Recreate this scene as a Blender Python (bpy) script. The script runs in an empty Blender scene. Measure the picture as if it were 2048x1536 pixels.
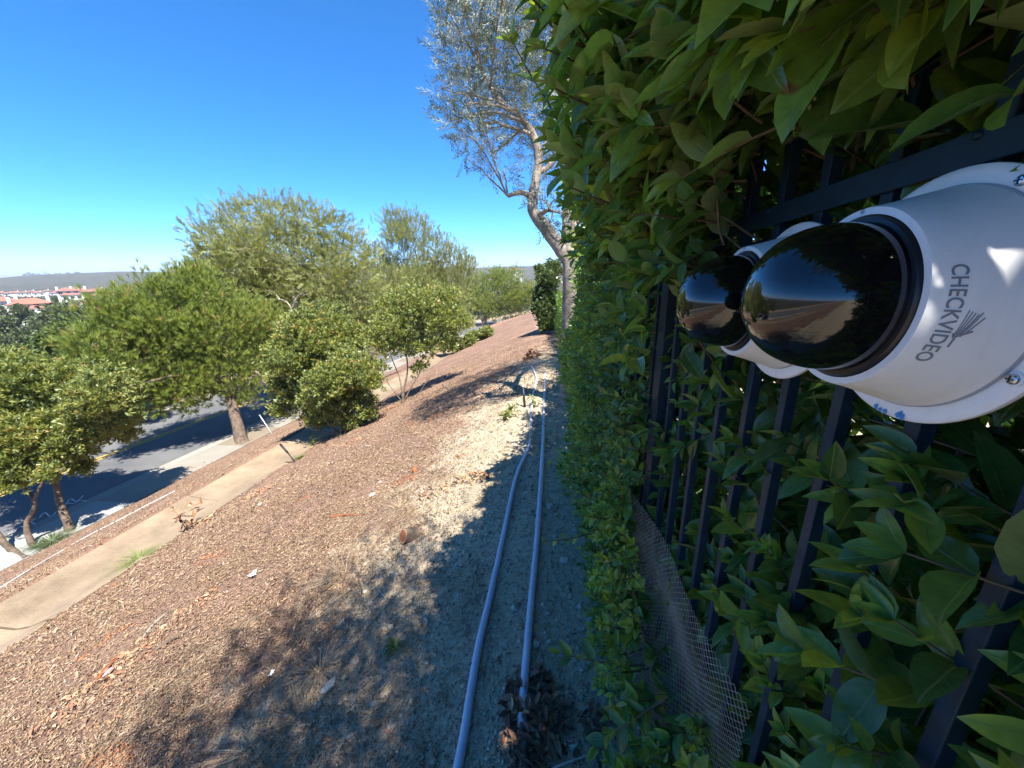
import bpy, bmesh, math, random
import numpy as np
from mathutils import Vector, Matrix, noise as mnoise

random.seed(7)
RNG = np.random.default_rng(11)
R = math.radians
scene = bpy.context.scene
COL = scene.collection

# ------------------------------------------------------------------ camera
CAM = np.array([0.0, 0.0, 1.6])
PITCH, ROLL, YAW, FPX = R(16.5), R(0.9), R(4.9), 770.0
_f = np.array([-math.sin(YAW) * math.cos(PITCH), math.cos(YAW) * math.cos(PITCH), -math.sin(PITCH)])
_r = np.array([math.cos(YAW), math.sin(YAW), 0.0])
_u = np.cross(_r, _f)
_r, _u = math.cos(ROLL) * _r - math.sin(ROLL) * _u, math.sin(ROLL) * _r + math.cos(ROLL) * _u
cam = bpy.data.cameras.new('camera')
cam.sensor_width = 36.0
cam.lens = FPX / 2048 * 36.0
cam.clip_start = 0.02
cam.clip_end = 80000
camo = bpy.data.objects.new('camera', cam)
COL.objects.link(camo)
camo.matrix_world = Matrix(((_r[0], _u[0], -_f[0], CAM[0]), (_r[1], _u[1], -_f[1], CAM[1]), (_r[2], _u[2], -_f[2], CAM[2]), (0, 0, 0, 1)))
scene.camera = camo

# ------------------------------------------------------------------ sky and sun
SUN_EL = R(64.2)
SUN_FROM = np.array([0.559, -0.829])            # horizontal direction towards the sun
world = bpy.data.worlds.new('World')
scene.world = world
world.use_nodes = True
nt = world.node_tree
nt.nodes.clear()
sky = nt.nodes.new('ShaderNodeTexSky')
sky.sky_type = 'NISHITA'
sky.sun_disc = False
sky.sun_elevation = SUN_EL
sky.sun_rotation = math.atan2(SUN_FROM[0], SUN_FROM[1])
sky.altitude = 7500
sky.air_density = 1.0
sky.dust_density = 0.0
sky.ozone_density = 5.0
bg = nt.nodes.new('ShaderNodeBackground')
bg.inputs['Strength'].default_value = 0.125
wo = nt.nodes.new('ShaderNodeOutputWorld')
hs = nt.nodes.new('ShaderNodeHueSaturation')      # deep, clear blue over the whole sky
hs.inputs['Hue'].default_value = 0.498
hs.inputs['Saturation'].default_value = 1.28
nt.links.new(sky.outputs[0], hs.inputs['Color'])
nt.links.new(hs.outputs[0], bg.inputs['Color'])
nt.links.new(bg.outputs[0], wo.inputs['Surface'])
sun = bpy.data.lights.new('sun', 'SUN')
sun.energy = 3.7
sun.angle = R(0.55)
sun.color = (1.0, 0.95, 0.87)
suno = bpy.data.objects.new('sun', sun)
COL.objects.link(suno)
SUNV = np.array([SUN_FROM[0] * math.cos(SUN_EL), SUN_FROM[1] * math.cos(SUN_EL), math.sin(SUN_EL)])
SUNV /= np.linalg.norm(SUNV)
suno.rotation_euler = Vector(SUNV).to_track_quat('Z', 'Y').to_euler()
suno.location = (4, -8, 14)
vs = scene.view_settings
vs.view_transform = 'Standard'
vs.look = 'None'
vs.gamma = 1.0
vs.use_curve_mapping = False
vs.exposure = 1.95
scene.render.engine = 'CYCLES'
scene.cycles.max_bounces = 12
scene.cycles.diffuse_bounces = 8
scene.cycles.transmission_bounces = 8
scene.cycles.transparent_max_bounces = 8
scene.cycles.use_denoising = True
scene.cycles.volume_bounces = 0

# ------------------------------------------------------------------ picture helpers
def ray(x, y):
    return _f + _r * (x - 1024) / FPX + _u * (768 - y) / FPX
def px_depth(x, y, d):                       # point at depth d (metres along the view axis)
    return CAM + ray(x, y) * d
def proj(P):
    P = np.atleast_2d(P) - CAM
    z = P @ _f
    zz = np.where(z > 0.02, z, 0.02)
    return np.c_[1024 + FPX * (P @ _r) / zz, 768 - FPX * (P @ _u) / zz, z]

# ------------------------------------------------------------------ terrain
G = 0.055
def smooth(a, b, x):
    t = np.clip((np.asarray(x, float) - a) / (b - a), 0, 1)
    return t * t * (3 - 2 * t)
def bend(y):
    y = np.asarray(y, float)
    t = np.clip(y - 32, 0, 60)
    return t * t / 420 + np.clip(y - 92, 0, 200) * (120 / 420)
PX = np.array([-26.5, -23.8, -22.2, -13.35, -7.2, -5.95, -4.0, -2.0, -0.95, -0.45, -0.1, 3.0, 40.0])
PZ = np.array([-5.15, -5.02, -5.0, -5.0, -2.33, -2.23, -1.47, -0.68, -0.27, -0.09, 0.0, 0.0, 0.6])
def vnoise(x, y, s, seed=0):
    x = np.asarray(x, float) / s; y = np.asarray(y, float) / s
    xi = np.floor(x); yi = np.floor(y); fx = x - xi; fy = y - yi
    fx = fx * fx * (3 - 2 * fx); fy = fy * fy * (3 - 2 * fy)
    def h(a, b):
        v = np.sin(a * 127.1 + b * 311.7 + seed * 74.7) * 43758.5453
        return v - np.floor(v)
    return ((h(xi, yi) * (1 - fx) + h(xi + 1, yi) * fx) * (1 - fy) + (h(xi, yi + 1) * (1 - fx) + h(xi + 1, yi + 1) * fx) * fy) * 2 - 1
def zbase(x, y):
    xl = np.asarray(x, float) - bend(y)
    return np.interp(xl, PX, PZ) - G * np.clip(y, -70, 120)
def zg(x, y, detail=True):
    x = np.asarray(x, float); y = np.asarray(y, float)
    xl = x - bend(y)
    z = zbase(x, y)
    r = np.hypot(x, y)
    # beyond the far verge the land falls into the valley
    az = np.degrees(np.arctan2(x, y))
    valley = -21 - 6 * smooth(150, 500, r) + 2.0 * vnoise(x, y, 60, 3) + 0.8 * vnoise(x, y, 17, 4)
    e = np.interp(az, [-95, -66, -60, -55, -50, -44, -36, -28, -15, 0, 20], [-0.6, -0.62, -0.45, 0.12, 0.28, 0.18, 0.36, 0.5, 0.5, 0.5, 0.5])
    top = 1.6 + 1900 * np.tan(np.radians(e)) + 5 * vnoise(x, y, 150, 8) + 8 * vnoise(x, y, 420, 9)
    valley = valley + (top - valley) * smooth(850, 1800, r)
    valley = valley + (-60 - valley) * smooth(2000, 3200, r)
    mt = 15000 * np.tan(np.radians(np.interp(az, [-80, -62, -58, -55, -53, -45], [0.42, 0.40, 0.36, 0.18, 0.02, 0.0]))) + 60
    valley = valley + mt * smooth(11000, 15000, r) * (1 - smooth(17000, 21000, r))
    t = np.maximum(smooth(-26.5, -75, xl), smooth(120, 240, y))
    z = z + (valley - z) * t
    if detail:
        m = (1 - smooth(-0.6, 0.0, xl)) * smooth(-5.9, -5.4, xl) + smooth(-13.3, -12.6, xl) * (1 - smooth(-7.9, -7.2, xl))
        z = z + m * (0.035 * vnoise(x, y, 0.7, 1) + 0.018 * vnoise(x, y, 0.23, 2) + 0.05 * vnoise(x, y, 2.1, 5))
        z = z + smooth(-0.6, 0.0, xl) * (0.012 * vnoise(x, y, 0.35, 6) + 0.006 * vnoise(x, y, 0.11, 7))
    return z
def at(px, py, lift=0.0):                    # where the ray of a pixel meets the ground
    d = ray(px, py)
    t0, t1 = 0.3, 0.3
    while t1 < 4000:
        p = CAM + d * t1
        if p[2] < zg(p[0], p[1]) + lift:
            break
        t0 = t1
        t1 *= 1.03
    for _ in range(40):
        tm = 0.5 * (t0 + t1)
        p = CAM + d * tm
        if p[2] < zg(p[0], p[1]) + lift: t1 = tm
        else: t0 = tm
    return CAM + d * t1

# ------------------------------------------------------------------ mesh helpers
def set_props(o, label=None, cat=None, group=None, kind=None):
    if label: o['label'] = label
    if cat: o['category'] = cat
    if group: o['group'] = group
    if kind: o['kind'] = kind
    return o
def empty(name, loc, label=None, cat=None, group=None):
    o = bpy.data.objects.new(name, None)
    COL.objects.link(o)
    o.location = tuple(float(c) for c in loc)
    o.empty_display_size = 0.1
    return set_props(o, label, cat, group)
def link(name, me, mat, parent=None, smooth_=False):
    if mat is not None and len(me.materials) == 0:
        me.materials.append(mat)
    if smooth_ and len(me.polygons):
        me.polygons.foreach_set('use_smooth', np.ones(len(me.polygons), bool))
    o = bpy.data.objects.new(name, me)
    COL.objects.link(o)
    if parent is not None:
        o.parent = parent
        o.matrix_parent_inverse = Matrix.Translation(-parent.location)
    return o
def mesh_np(name, V, loops, starts, tint=None, uv=None):
    me = bpy.data.meshes.new(name)
    V = np.ascontiguousarray(V, dtype=np.float32)
    me.vertices.add(len(V)); me.vertices.foreach_set('co', V.ravel())
    me.loops.add(len(loops)); me.loops.foreach_set('vertex_index', np.ascontiguousarray(loops, dtype=np.int32))
    me.polygons.add(len(starts)); me.polygons.foreach_set('loop_start', np.ascontiguousarray(starts, dtype=np.int32))
    if tint is not None:
        a = me.attributes.new('tint', 'FLOAT', 'POINT')
        a.data.foreach_set('value', np.ascontiguousarray(tint, dtype=np.float32))
    if uv is not None:
        a = me.attributes.new('leaf', 'FLOAT_VECTOR', 'POINT')
        a.data.foreach_set('vector', np.ascontiguousarray(uv, dtype=np.float32).ravel())
    me.update(calc_edges=True)
    me.validate()
    return me

class MB:
    """collects faces of one mesh"""
    def __init__(s): s.v = []; s.f = []; s.t = []
    def add(s, verts, faces, tint=0.5):
        b = len(s.v)
        s.v.extend([tuple(p) for p in verts]); s.t.extend([tint] * len(verts))
        s.f.extend([tuple(i + b for i in f) for f in faces])
    def box(s, c, h, M=None, tint=0.5):
        pts = [np.array([sx * h[0], sy * h[1], sz * h[2]]) for sx in (-1, 1) for sy in (-1, 1) for sz in (-1, 1)]
        if M is not None: pts = [M @ p for p in pts]
        pts = [p + np.asarray(c) for p in pts]
        s.add(pts, [(0, 1, 3, 2), (4, 6, 7, 5), (0, 4, 5, 1), (2, 3, 7, 6), (0, 2, 6, 4), (1, 5, 7, 3)], tint)
    def tube(s, pts, rad, n=8, cap=True, tint=0.5, wob=0.0):
        pts = [np.asarray(p, float) for p in pts]
        if np.isscalar(rad): rad = [rad] * len(pts)
        V = []; nrm = None
        for i, p in enumerate(pts):
            a = pts[max(i - 1, 0)]; b = pts[min(i + 1, len(pts) - 1)]
            t = b - a; t /= (np.linalg.norm(t) + 1e-9)
            if nrm is None:
                nrm = np.cross(t, [0, 0, 1] if abs(t[2]) < .9 else [1, 0, 0])
            nrm = nrm - t * (nrm @ t); nrm /= (np.linalg.norm(nrm) + 1e-9)
            bn = np.cross(t, nrm)
            for k in range(n):
                a_ = 2 * math.pi * k / n
                rr = rad[i] * (1 + wob * math.sin(k * 2.4 + i * 1.7))
                V.append(p + rr * (math.cos(a_) * nrm + math.sin(a_) * bn))
        F = []
        for i in range(len(pts) - 1):
            for k in range(n):
                k2 = (k + 1) % n
                F.append((i * n + k, i * n + k2, (i + 1) * n + k2, (i + 1) * n + k))
        if cap:
            F.append(tuple(range(n - 1, -1, -1))); F.append(tuple((len(pts) - 1) * n + k for k in range(n)))
        s.add(V, F, tint)
    def lathe(s, c, axis, prof, n=64, tint=0.5, e1=None):
        """prof: list of (distance along axis, radius)"""
        ax = np.asarray(axis, float); ax /= np.linalg.norm(ax)
        if e1 is None: e1 = np.cross(ax, [0, 0, 1] if abs(ax[2]) < .9 else [1, 0, 0])
        e1 = e1 / np.linalg.norm(e1); e2 = np.cross(ax, e1)
        V = []; F = []
        for (h, r) in prof:
            for k in range(n):
                a = 2 * math.pi * k / n
                V.append(np.asarray(c) + ax * h + r * (math.cos(a) * e1 + math.sin(a) * e2))
        for i in range(len(prof) - 1):
            for k in range(n):
                k2 = (k + 1) % n
                F.append((i * n + k, i * n + k2, (i + 1) * n + k2, (i + 1) * n + k))
        s.add(V, F, tint)
    def build(s, name, mat, parent=None, smooth_=False, bevel=0):
        me = bpy.data.meshes.new(name)
        me.from_pydata([tuple(float(c) for c in p) for p in s.v], [], s.f)
        a = me.attributes.new('tint', 'FLOAT', 'POINT')
        a.data.foreach_set('value', np.array(s.t, dtype=np.float32))
        me.validate(); me.update()
        o = link(name, me, mat, parent, smooth_)
        if bevel:
            m = o.modifiers.new('bevel', 'BEVEL'); m.width = bevel; m.segments = 2; m.limit_method = 'ANGLE'
        return o
def autosmooth(o, ang=35):
    bm = bmesh.new(); bm.from_mesh(o.data)
    bmesh.ops.remove_doubles(bm, verts=bm.verts, dist=1e-6)
    bmesh.ops.recalc_face_normals(bm, faces=bm.faces)
    for e in bm.edges:
        e.smooth = len(e.link_faces) == 2 and e.calc_face_angle(0) < R(ang)
    for f_ in bm.faces: f_.smooth = True
    bm.to_mesh(o.data); bm.free()
    return o

def basis(D, N):
    """columns: side, dir, normal"""
    D = D / (np.linalg.norm(D, axis=1, keepdims=True) + 1e-9)
    S = np.cross(D, N); S /= (np.linalg.norm(S, axis=1, keepdims=True) + 1e-9)
    N = np.cross(S, D)
    return np.stack([S, D, N], axis=2)
def batch(name, tmpl, P, D, N, L, W, tint, mat, parent=None, smooth_=True, uvtmpl=None, H=None):
    """one mesh from many copies of a template; tmpl = (verts, faces)"""
    tv, tf = tmpl
    tv = np.asarray(tv, float)
    P = np.asarray(P, float); K = len(P)
    B = basis(np.asarray(D, float), np.asarray(N, float))
    L = np.broadcast_to(np.asarray(L, float), (K,)); W = np.broadcast_to(np.asarray(W, float), (K,))
    Hh = L if H is None else np.broadcast_to(np.asarray(H, float), (K,))
    sc = np.stack([W, L, Hh], axis=1)
    lv = tv[None] * sc[:, None, :]
    V = np.einsum('kij,kvj->kvi', B, lv) + P[:, None, :]
    nv = len(tv)
    fl = np.concatenate([np.array(f) for f in tf]); sizes = np.array([len(f) for f in tf])
    loops = (fl[None] + (np.arange(K) * nv)[:, None]).ravel()
    st = np.concatenate([[0], np.cumsum(sizes)[:-1]])
    starts = (st[None] + (np.arange(K) * len(fl))[:, None]).ravel()
    ti = np.repeat(np.broadcast_to(np.asarray(tint, float), (K,)), nv)
    uv = np.tile(uvtmpl, (K, 1)) if uvtmpl is not None else None
    me = mesh_np(name, V.reshape(-1, 3), loops, starts, ti, uv)
    return link(name, me, mat, parent, smooth_)

def leaf_template(nl, fold=0.25, curl=0.18, tip=1.0, twist=0.0, wave=0.0, broad=0.42):
    """unit leaf: x across (-.5...5), y along 0..1; cross 2 halves"""
    V = []; F = []; UV = []
    for i in range(nl + 1):
        t = i / nl
        w = 0.5 * (math.sin(math.pi * t ** (0.9 if broad > .4 else 1.0)) ** 0.66) * (1 - 0.22 * t * tip) if 0 < t < 1 else 0.012
        z = -curl * t * t + wave * math.sin(t * 9)
        for s_ in (-1, 0, 1):
            V.append((s_ * w, t, z + fold * w * abs(s_) + twist * s_ * w * t))
            UV.append((s_ * w * 2, t, 0))
    for i in range(nl):
        for k in range(2):
            a = i * 3 + k
            F.append((a, a + 1, a + 4, a + 3))
    return (V, F), np.array(UV)
LEAF6, UV6 = leaf_template(6)
LEAF4, UV4 = leaf_template(4)
LEAF3, UV3 = leaf_template(3)
LEAF2 = ([(0, 0, 0), (-.5, .45, .1), (.5, .45, .1), (0, 1, -.1)], [(0, 2, 3), (0, 3, 1)])
def rand_unit(n):
    v = RNG.normal(size=(n, 3)); return v / np.linalg.norm(v, axis=1, keepdims=True)

# ------------------------------------------------------------------ materials
def new_mat(name):
    m = bpy.data.materials.new(name); m.use_nodes = True
    m.node_tree.nodes.clear()
    return m, m.node_tree
def N_(t, kind, **kw):
    n = t.nodes.new('ShaderNode' + kind)
    for k, v in kw.items(): setattr(n, k, v)
    return n
def ramp(t, stops, interp='LINEAR'):
    n = N_(t, 'ValToRGB'); cr = n.color_ramp; cr.interpolation = interp
    while len(cr.elements) < len(stops): cr.elements.new(0.5)
    for e, (p, c) in zip(cr.elements, stops):
        e.position = p; e.color = (*c, 1) if len(c) == 3 else c
    return n
def noise(t, scale, detail=4, rough=0.6, vec=None, dist=0.0):
    n = N_(t, 'TexNoise'); n.inputs['Scale'].default_value = scale
    n.inputs['Detail'].default_value = detail; n.inputs['Roughness'].default_value = rough
    n.inputs['Distortion'].default_value = dist
    if vec is not None: t.links.new(vec, n.inputs['Vector'])
    return n
def mixc(t, a, b, fac, mode='MIX'):
    n = N_(t, 'Mix', data_type='RGBA', blend_type=mode)
    L = t.links
    for sock, v in ((n.inputs[6], a), (n.inputs[7], b), (n.inputs[0], fac)):
        if isinstance(v, (int, float)): sock.default_value = v
        elif isinstance(v, tuple): sock.default_value = (*v, 1)
        else: L.new(v, sock)
    return n.outputs[2]
def bump(t, h, strength, dist):
    n = N_(t, 'Bump'); n.inputs['Strength'].default_value = strength; n.inputs['Distance'].default_value = dist
    t.links.new(h, n.inputs['Height']); return n.outputs[0]
def geo_pos(t): return N_(t, 'NewGeometry').outputs['Position']
def finish(t, bsdf):
    o = N_(t, 'OutputMaterial'); t.links.new(bsdf, o.inputs['Surface'])

def leaf_mat(name, stops, under=(0.16, 0.2, 0.07), rough=0.35, trans=0.3, veins=False, spec=0.5, undermix=0.7, transcol=1.6):
    m, t = new_mat(name)
    at_ = N_(t, 'Attribute'); at_.attribute_name = 'tint'
    rp = ramp(t, stops); t.links.new(at_.outputs['Fac'], rp.inputs[0])
    col = rp.outputs[0]
    nz = noise(t, 60, 3, vec=geo_pos(t))
    nr = ramp(t, [(0.3, (0.75, 0.75, 0.75)), (0.7, (1.15, 1.15, 1.1))]); t.links.new(nz.outputs[0], nr.inputs[0])
    col = mixc(t, col, nr.outputs[0], 1.0, 'MULTIPLY')
    nrm = None
    if veins:
        sz = noise(t, 22, 2, 0.5, vec=geo_pos(t)); sr = ramp(t, [(0.70, (0, 0, 0)), (0.74, (1, 1, 1))]); t.links.new(sz.outputs[0], sr.inputs[0])
        col = mixc(t, col, (0.16, 0.10, 0.04), sr.outputs[0])
    if veins:
        uv = N_(t, 'Attribute'); uv.attribute_name = 'leaf'
        sx = N_(t, 'SeparateXYZ'); t.links.new(uv.outputs['Vector'], sx.inputs[0])
        ab = N_(t, 'Math', operation='ABSOLUTE'); t.links.new(sx.outputs[0], ab.inputs[0])
        mid = ramp(t, [(0.0, (1, 1, 1)), (0.07, (0, 0, 0))]); t.links.new(ab.outputs[0], mid.inputs[0])
        # side veins: stripes of y*n - |x|*k
        m1 = N_(t, 'Math', operation='MULTIPLY'); t.links.new(sx.outputs[1], m1.inputs[0]); m1.inputs[1].default_value = 52
        m2 = N_(t, 'Math', operation='MULTIPLY_ADD'); t.links.new(ab.outputs[0], m2.inputs[0]); m2.inputs[1].default_value = -14
        t.links.new(m1.outputs[0], m2.inputs[2])
        sn = N_(t, 'Math', operation='SINE'); t.links.new(m2.outputs[0], sn.inputs[0])
        sv = ramp(t, [(0.86, (0, 0, 0)), (1.0, (1, 1, 1))]); t.links.new(sn.outputs[0], sv.inputs[0])
        mx = mixc(t, mid.outputs[0], sv.outputs[0], 0.22, 'ADD')
        col = mixc(t, col, (0.24, 0.32, 0.1), mixc(t, (0, 0, 0), mx, 0.55))
        nrm = bump(t, mx, 0.35, 0.0015)
        fz = noise(t, 35, 3, vec=geo_pos(t)); nrm2 = N_(t, 'Bump'); nrm2.inputs['Strength'].default_value = 0.25
        nrm2.inputs['Distance'].default_value = 0.004; t.links.new(fz.outputs[0], nrm2.inputs['Height']); t.links.new(nrm, nrm2.inputs['Normal'])
        nrm = nrm2.outputs[0]
    g = N_(t, 'NewGeometry')
    um = N_(t, 'Math', operation='MULTIPLY'); t.links.new(g.outputs['Backfacing'], um.inputs[0]); um.inputs[1].default_value = undermix
    col2 = mixc(t, col, under, um.outputs[0])
    b = N_(t, 'BsdfPrincipled'); t.links.new(col2, b.inputs['Base Color'])
    b.inputs['Roughness'].default_value = rough
    b.inputs['Specular IOR Level'].default_value = spec
    rm = N_(t, 'Math', operation='MULTIPLY_ADD'); t.links.new(g.outputs['Backfacing'], rm.inputs[0]); rm.inputs[1].default_value = 0.3; rm.inputs[2].default_value = rough
    t.links.new(rm.outputs[0], b.inputs['Roughness'])
    if nrm is not None: t.links.new(nrm, b.inputs['Normal'])
    tr = N_(t, 'BsdfTranslucent')
    tc = mixc(t, col, (transcol, transcol * 0.95, transcol * 0.35), 1.0, 'MULTIPLY'); t.links.new(tc, tr.inputs['Color'])
    mx2 = N_(t, 'MixShader'); mx2.inputs[0].default_value = trans
    t.links.new(b.outputs[0], mx2.inputs[1]); t.links.new(tr.outputs[0], mx2.inputs[2])
    finish(t, mx2.outputs[0])
    return m
def solid_mat(name, c, rough=0.6, var=0.25, scale=8, bmp=0.0, bscale=40, spec=0.4, metal=0.0, c2=None, coat=0.0, use_tint=False, dist=0.004, obj=False):
    m, t = new_mat(name)
    if obj: vec = N_(t, 'TexCoord').outputs['Object']
    else: vec = geo_pos(t)
    nz = noise(t, scale, 5, vec=vec)
    c2 = c2 or tuple(x * (1 - var) for x in c)
    rp = ramp(t, [(0.32, c2), (0.68, c)]); t.links.new(nz.outputs[0], rp.inputs[0])
    col = rp.outputs[0]
    if use_tint:
        a = N_(t, 'Attribute'); a.attribute_name = 'tint'
        tr = ramp(t, [(0, (0.45, 0.45, 0.45)), (1, (1.5, 1.5, 1.5))]); t.links.new(a.outputs['Fac'], tr.inputs[0])
        col = mixc(t, col, tr.outputs[0], 1.0, 'MULTIPLY')
    b = N_(t, 'BsdfPrincipled'); t.links.new(col, b.inputs['Base Color'])
    b.inputs['Roughness'].default_value = rough; b.inputs['Metallic'].default_value = metal
    b.inputs['Specular IOR Level'].default_value = spec
    b.inputs['Coat Weight'].default_value = coat; b.inputs['Coat Roughness'].default_value = 0.03
    if bmp:
        bn = noise(t, bscale, 6, 0.7, vec=vec)
        t.links.new(bump(t, bn.outputs[0], bmp, dist), b.inputs['Normal'])
    finish(t, b.outputs[0])
    return m
def ramp_mat(name, stops, rough=0.8, spec=0.25, bmp=0.0, bscale=60):
    """colour from the per-piece tint"""
    m, t = new_mat(name)
    a = N_(t, 'Attribute'); a.attribute_name = 'tint'
    rp = ramp(t, stops); t.links.new(a.outputs['Fac'], rp.inputs[0])
    nz = noise(t, 120, 4, vec=geo_pos(t)); nr = ramp(t, [(0.3, (0.7, 0.7, 0.7)), (0.7, (1.15, 1.15, 1.15))]); t.links.new(nz.outputs[0], nr.inputs[0])
    b = N_(t, 'BsdfPrincipled'); t.links.new(mixc(t, rp.outputs[0], nr.outputs[0], 1.0, 'MULTIPLY'), b.inputs['Base Color'])
    b.inputs['Roughness'].default_value = rough; b.inputs['Specular IOR Level'].default_value = spec
    if bmp:
        bn = noise(t, bscale, 6, 0.7, vec=geo_pos(t)); t.links.new(bump(t, bn.outputs[0], bmp, 0.01), b.inputs['Normal'])
    finish(t, b.outputs[0])
    return m

def ground_mat():
    m, t = new_mat('ground_soil')
    pos = geo_pos(t)
    sp = N_(t, 'SeparateXYZ'); t.links.new(pos, sp.inputs[0])
    zone = N_(t, 'Attribute'); zone.attribute_name = 'zone'           # x: pale dirt, y: wild scrub land, z: bare sand
    zs = N_(t, 'SeparateXYZ'); t.links.new(zone.outputs['Vector'], zs.inputs[0])
    # mulch: shredded bark
    mp = N_(t, 'Mapping'); mp.inputs['Scale'].default_value = (26, 60, 40); mp.inputs['Rotation'].default_value = (0, 0, 0.7); t.links.new(pos, mp.inputs[0])
    n1 = noise(t, 1.0, 6, 0.75, vec=mp.outputs[0], dist=0.6)
    r1 = ramp(t, [(0.28, (0.075, 0.048, 0.036)), (0.45, (0.19, 0.13, 0.095)), (0.58, (0.30, 0.215, 0.16)), (0.72, (0.46, 0.36, 0.28))]); t.links.new(n1.outputs[0], r1.inputs[0])
    n2 = noise(t, 1.1, 4, vec=pos)
    r2 = ramp(t, [(0.35, (0.8, 0.72, 0.7)), (0.65, (1.15, 1.02, 0.95))]); t.links.new(n2.outputs[0], r2.inputs[0])
    mulch = mixc(t, r1.outputs[0], r2.outputs[0], 1.0, 'MULTIPLY')
    # dirt
    n3 = noise(t, 38, 7, 0.75, vec=pos)
    r3 = ramp(t, [(0.3, (0.25, 0.20, 0.135)), (0.5, (0.44, 0.36, 0.245)), (0.66, (0.55, 0.465, 0.335)), (0.8, (0.65, 0.58, 0.46))]); t.links.new(n3.outputs[0], r3.inputs[0])
    n4 = noise(t, 2.2, 5, 0.6, vec=pos)
    fac = N_(t, 'Math', operation='ADD'); t.links.new(zs.outputs[0], fac.inputs[0])
    sc_ = N_(t, 'Math', operation='MULTIPLY_ADD'); t.links.new(n4.outputs[0], sc_.inputs[0]); sc_.inputs[1].default_value = 1.6; sc_.inputs[2].default_value = -0.8
    t.links.new(sc_.outputs[0], fac.inputs[1])
    fr = ramp(t, [(0.38, (0, 0, 0)), (0.62, (1, 1, 1))]); t.links.new(fac.outputs[0], fr.inputs[0])
    col = mixc(t, mulch, r3.outputs[0], fr.outputs[0])
    # wild land
    n5 = noise(t, 0.035, 8, 0.7, vec=pos)
    r5 = ramp(t, [(0.3, (0.035, 0.048, 0.028)), (0.46, (0.062, 0.066, 0.046)), (0.58, (0.095, 0.082, 0.066)), (0.75, (0.16, 0.13, 0.105))]); t.links.new(n5.outputs[0], r5.inputs[0])
    n6 = noise(t, 0.35, 6, 0.7, vec=pos)
    r6 = ramp(t, [(0.35, (0.6, 0.62, 0.6)), (0.65, (1.2, 1.15, 1.1))]); t.links.new(n6.outputs[0], r6.inputs[0])
    wild = mixc(t, r5.outputs[0], r6.outputs[0], 1.0, 'MULTIPLY')
    col = mixc(t, col, wild, zs.outputs[1])
    sand = mixc(t, (0.42, 0.34, 0.24), r6.outputs[0], 0.7, 'MULTIPLY')
    col = mixc(t, col, sand, zs.outputs[2])
    b = N_(t, 'BsdfPrincipled'); t.links.new(col, b.inputs['Base Color'])
    b.inputs['Roughness'].default_value = 0.95; b.inputs['Specular IOR Level'].default_value = 0.15
    hm = mixc(t, n1.outputs[0], n3.outputs[0], fr.outputs[0])
    t.links.new(bump(t, hm, 0.9, 0.02), b.inputs['Normal'])
    finish(t, b.outputs[0])
    return m
def asphalt_mat():
    m, t = new_mat('asphalt'); pos = geo_pos(t)
    n1 = noise(t, 160, 4, 0.7, vec=pos); r1 = ramp(t, [(0.3, (0.085, 0.086, 0.088)), (0.7, (0.15, 0.15, 0.15))]); t.links.new(n1.outputs[0], r1.inputs[0])
    n2 = noise(t, 0.6, 5, 0.6, vec=pos); r2 = ramp(t, [(0.35, (0.82, 0.82, 0.83)), (0.65, (1.12, 1.12, 1.1))]); t.links.new(n2.outputs[0], r2.inputs[0])
    b = N_(t, 'BsdfPrincipled'); t.links.new(mixc(t, r1.outputs[0], r2.outputs[0], 1.0, 'MULTIPLY'), b.inputs['Base Color'])
    b.inputs['Roughness'].default_value = 0.85; b.inputs['Specular IOR Level'].default_value = 0.3
    t.links.new(bump(t, n1.outputs[0], 0.4, 0.01), b.inputs['Normal'])
    finish(t, b.outputs[0]); return m
def concrete_mat(name, c, stain, amount=0.6, scale=1.4):
    m, t = new_mat(name); pos = geo_pos(t)
    n1 = noise(t, scale, 7, 0.68, vec=pos); r1 = ramp(t, [(0.35, (0, 0, 0)), (0.7, (1, 1, 1))]); t.links.new(n1.outputs[0], r1.inputs[0])
    n2 = noise(t, 45, 5, 0.7, vec=pos); r2 = ramp(t, [(0.3, (0.8, 0.8, 0.8)), (0.7, (1.12, 1.12, 1.12))]); t.links.new(n2.outputs[0], r2.inputs[0])
    sm = N_(t, 'Math', operation='MULTIPLY'); t.links.new(r1.outputs[0], sm.inputs[0]); sm.inputs[1].default_value = amount
    col = mixc(t, mixc(t, c, stain, sm.outputs[0]), r2.outputs[0], 1.0, 'MULTIPLY')
    b = N_(t, 'BsdfPrincipled'); t.links.new(col, b.inputs['Base Color'])
    b.inputs['Roughness'].default_value = 0.9; b.inputs['Specular IOR Level'].default_value = 0.2
    t.links.new(bump(t, n2.outputs[0], 0.35, 0.008), b.inputs['Normal'])
    finish(t, b.outputs[0]); return m

M = {}
M['ground'] = ground_mat()
M['asphalt'] = asphalt_mat()
M['ditch'] = concrete_mat('weathered_ditch_concrete', (0.32, 0.24, 0.16), (0.16, 0.12, 0.08), 0.9)
M['walk'] = concrete_mat('sidewalk_concrete', (0.27, 0.25, 0.21), (0.20, 0.18, 0.15), 0.6)
M['walk_new'] = concrete_mat('new_sidewalk_concrete', (0.32, 0.32, 0.30), (0.26, 0.26, 0.245), 0.5)
M['walk_brown'] = concrete_mat('stained_sidewalk_concrete', (0.22, 0.18, 0.13), (0.17, 0.14, 0.105), 0.6)
M['kerb'] = concrete_mat('kerb_concrete', (0.30, 0.28, 0.24), (0.22, 0.20, 0.17), 0.6)
M['yellow'] = concrete_mat('yellow_road_paint', (0.62, 0.40, 0.07), (0.42, 0.30, 0.1), 0.5, 3)
M['whitepaint'] = concrete_mat('white_road_paint', (0.62, 0.62, 0.6), (0.4, 0.4, 0.4), 0.5, 3)
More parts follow.
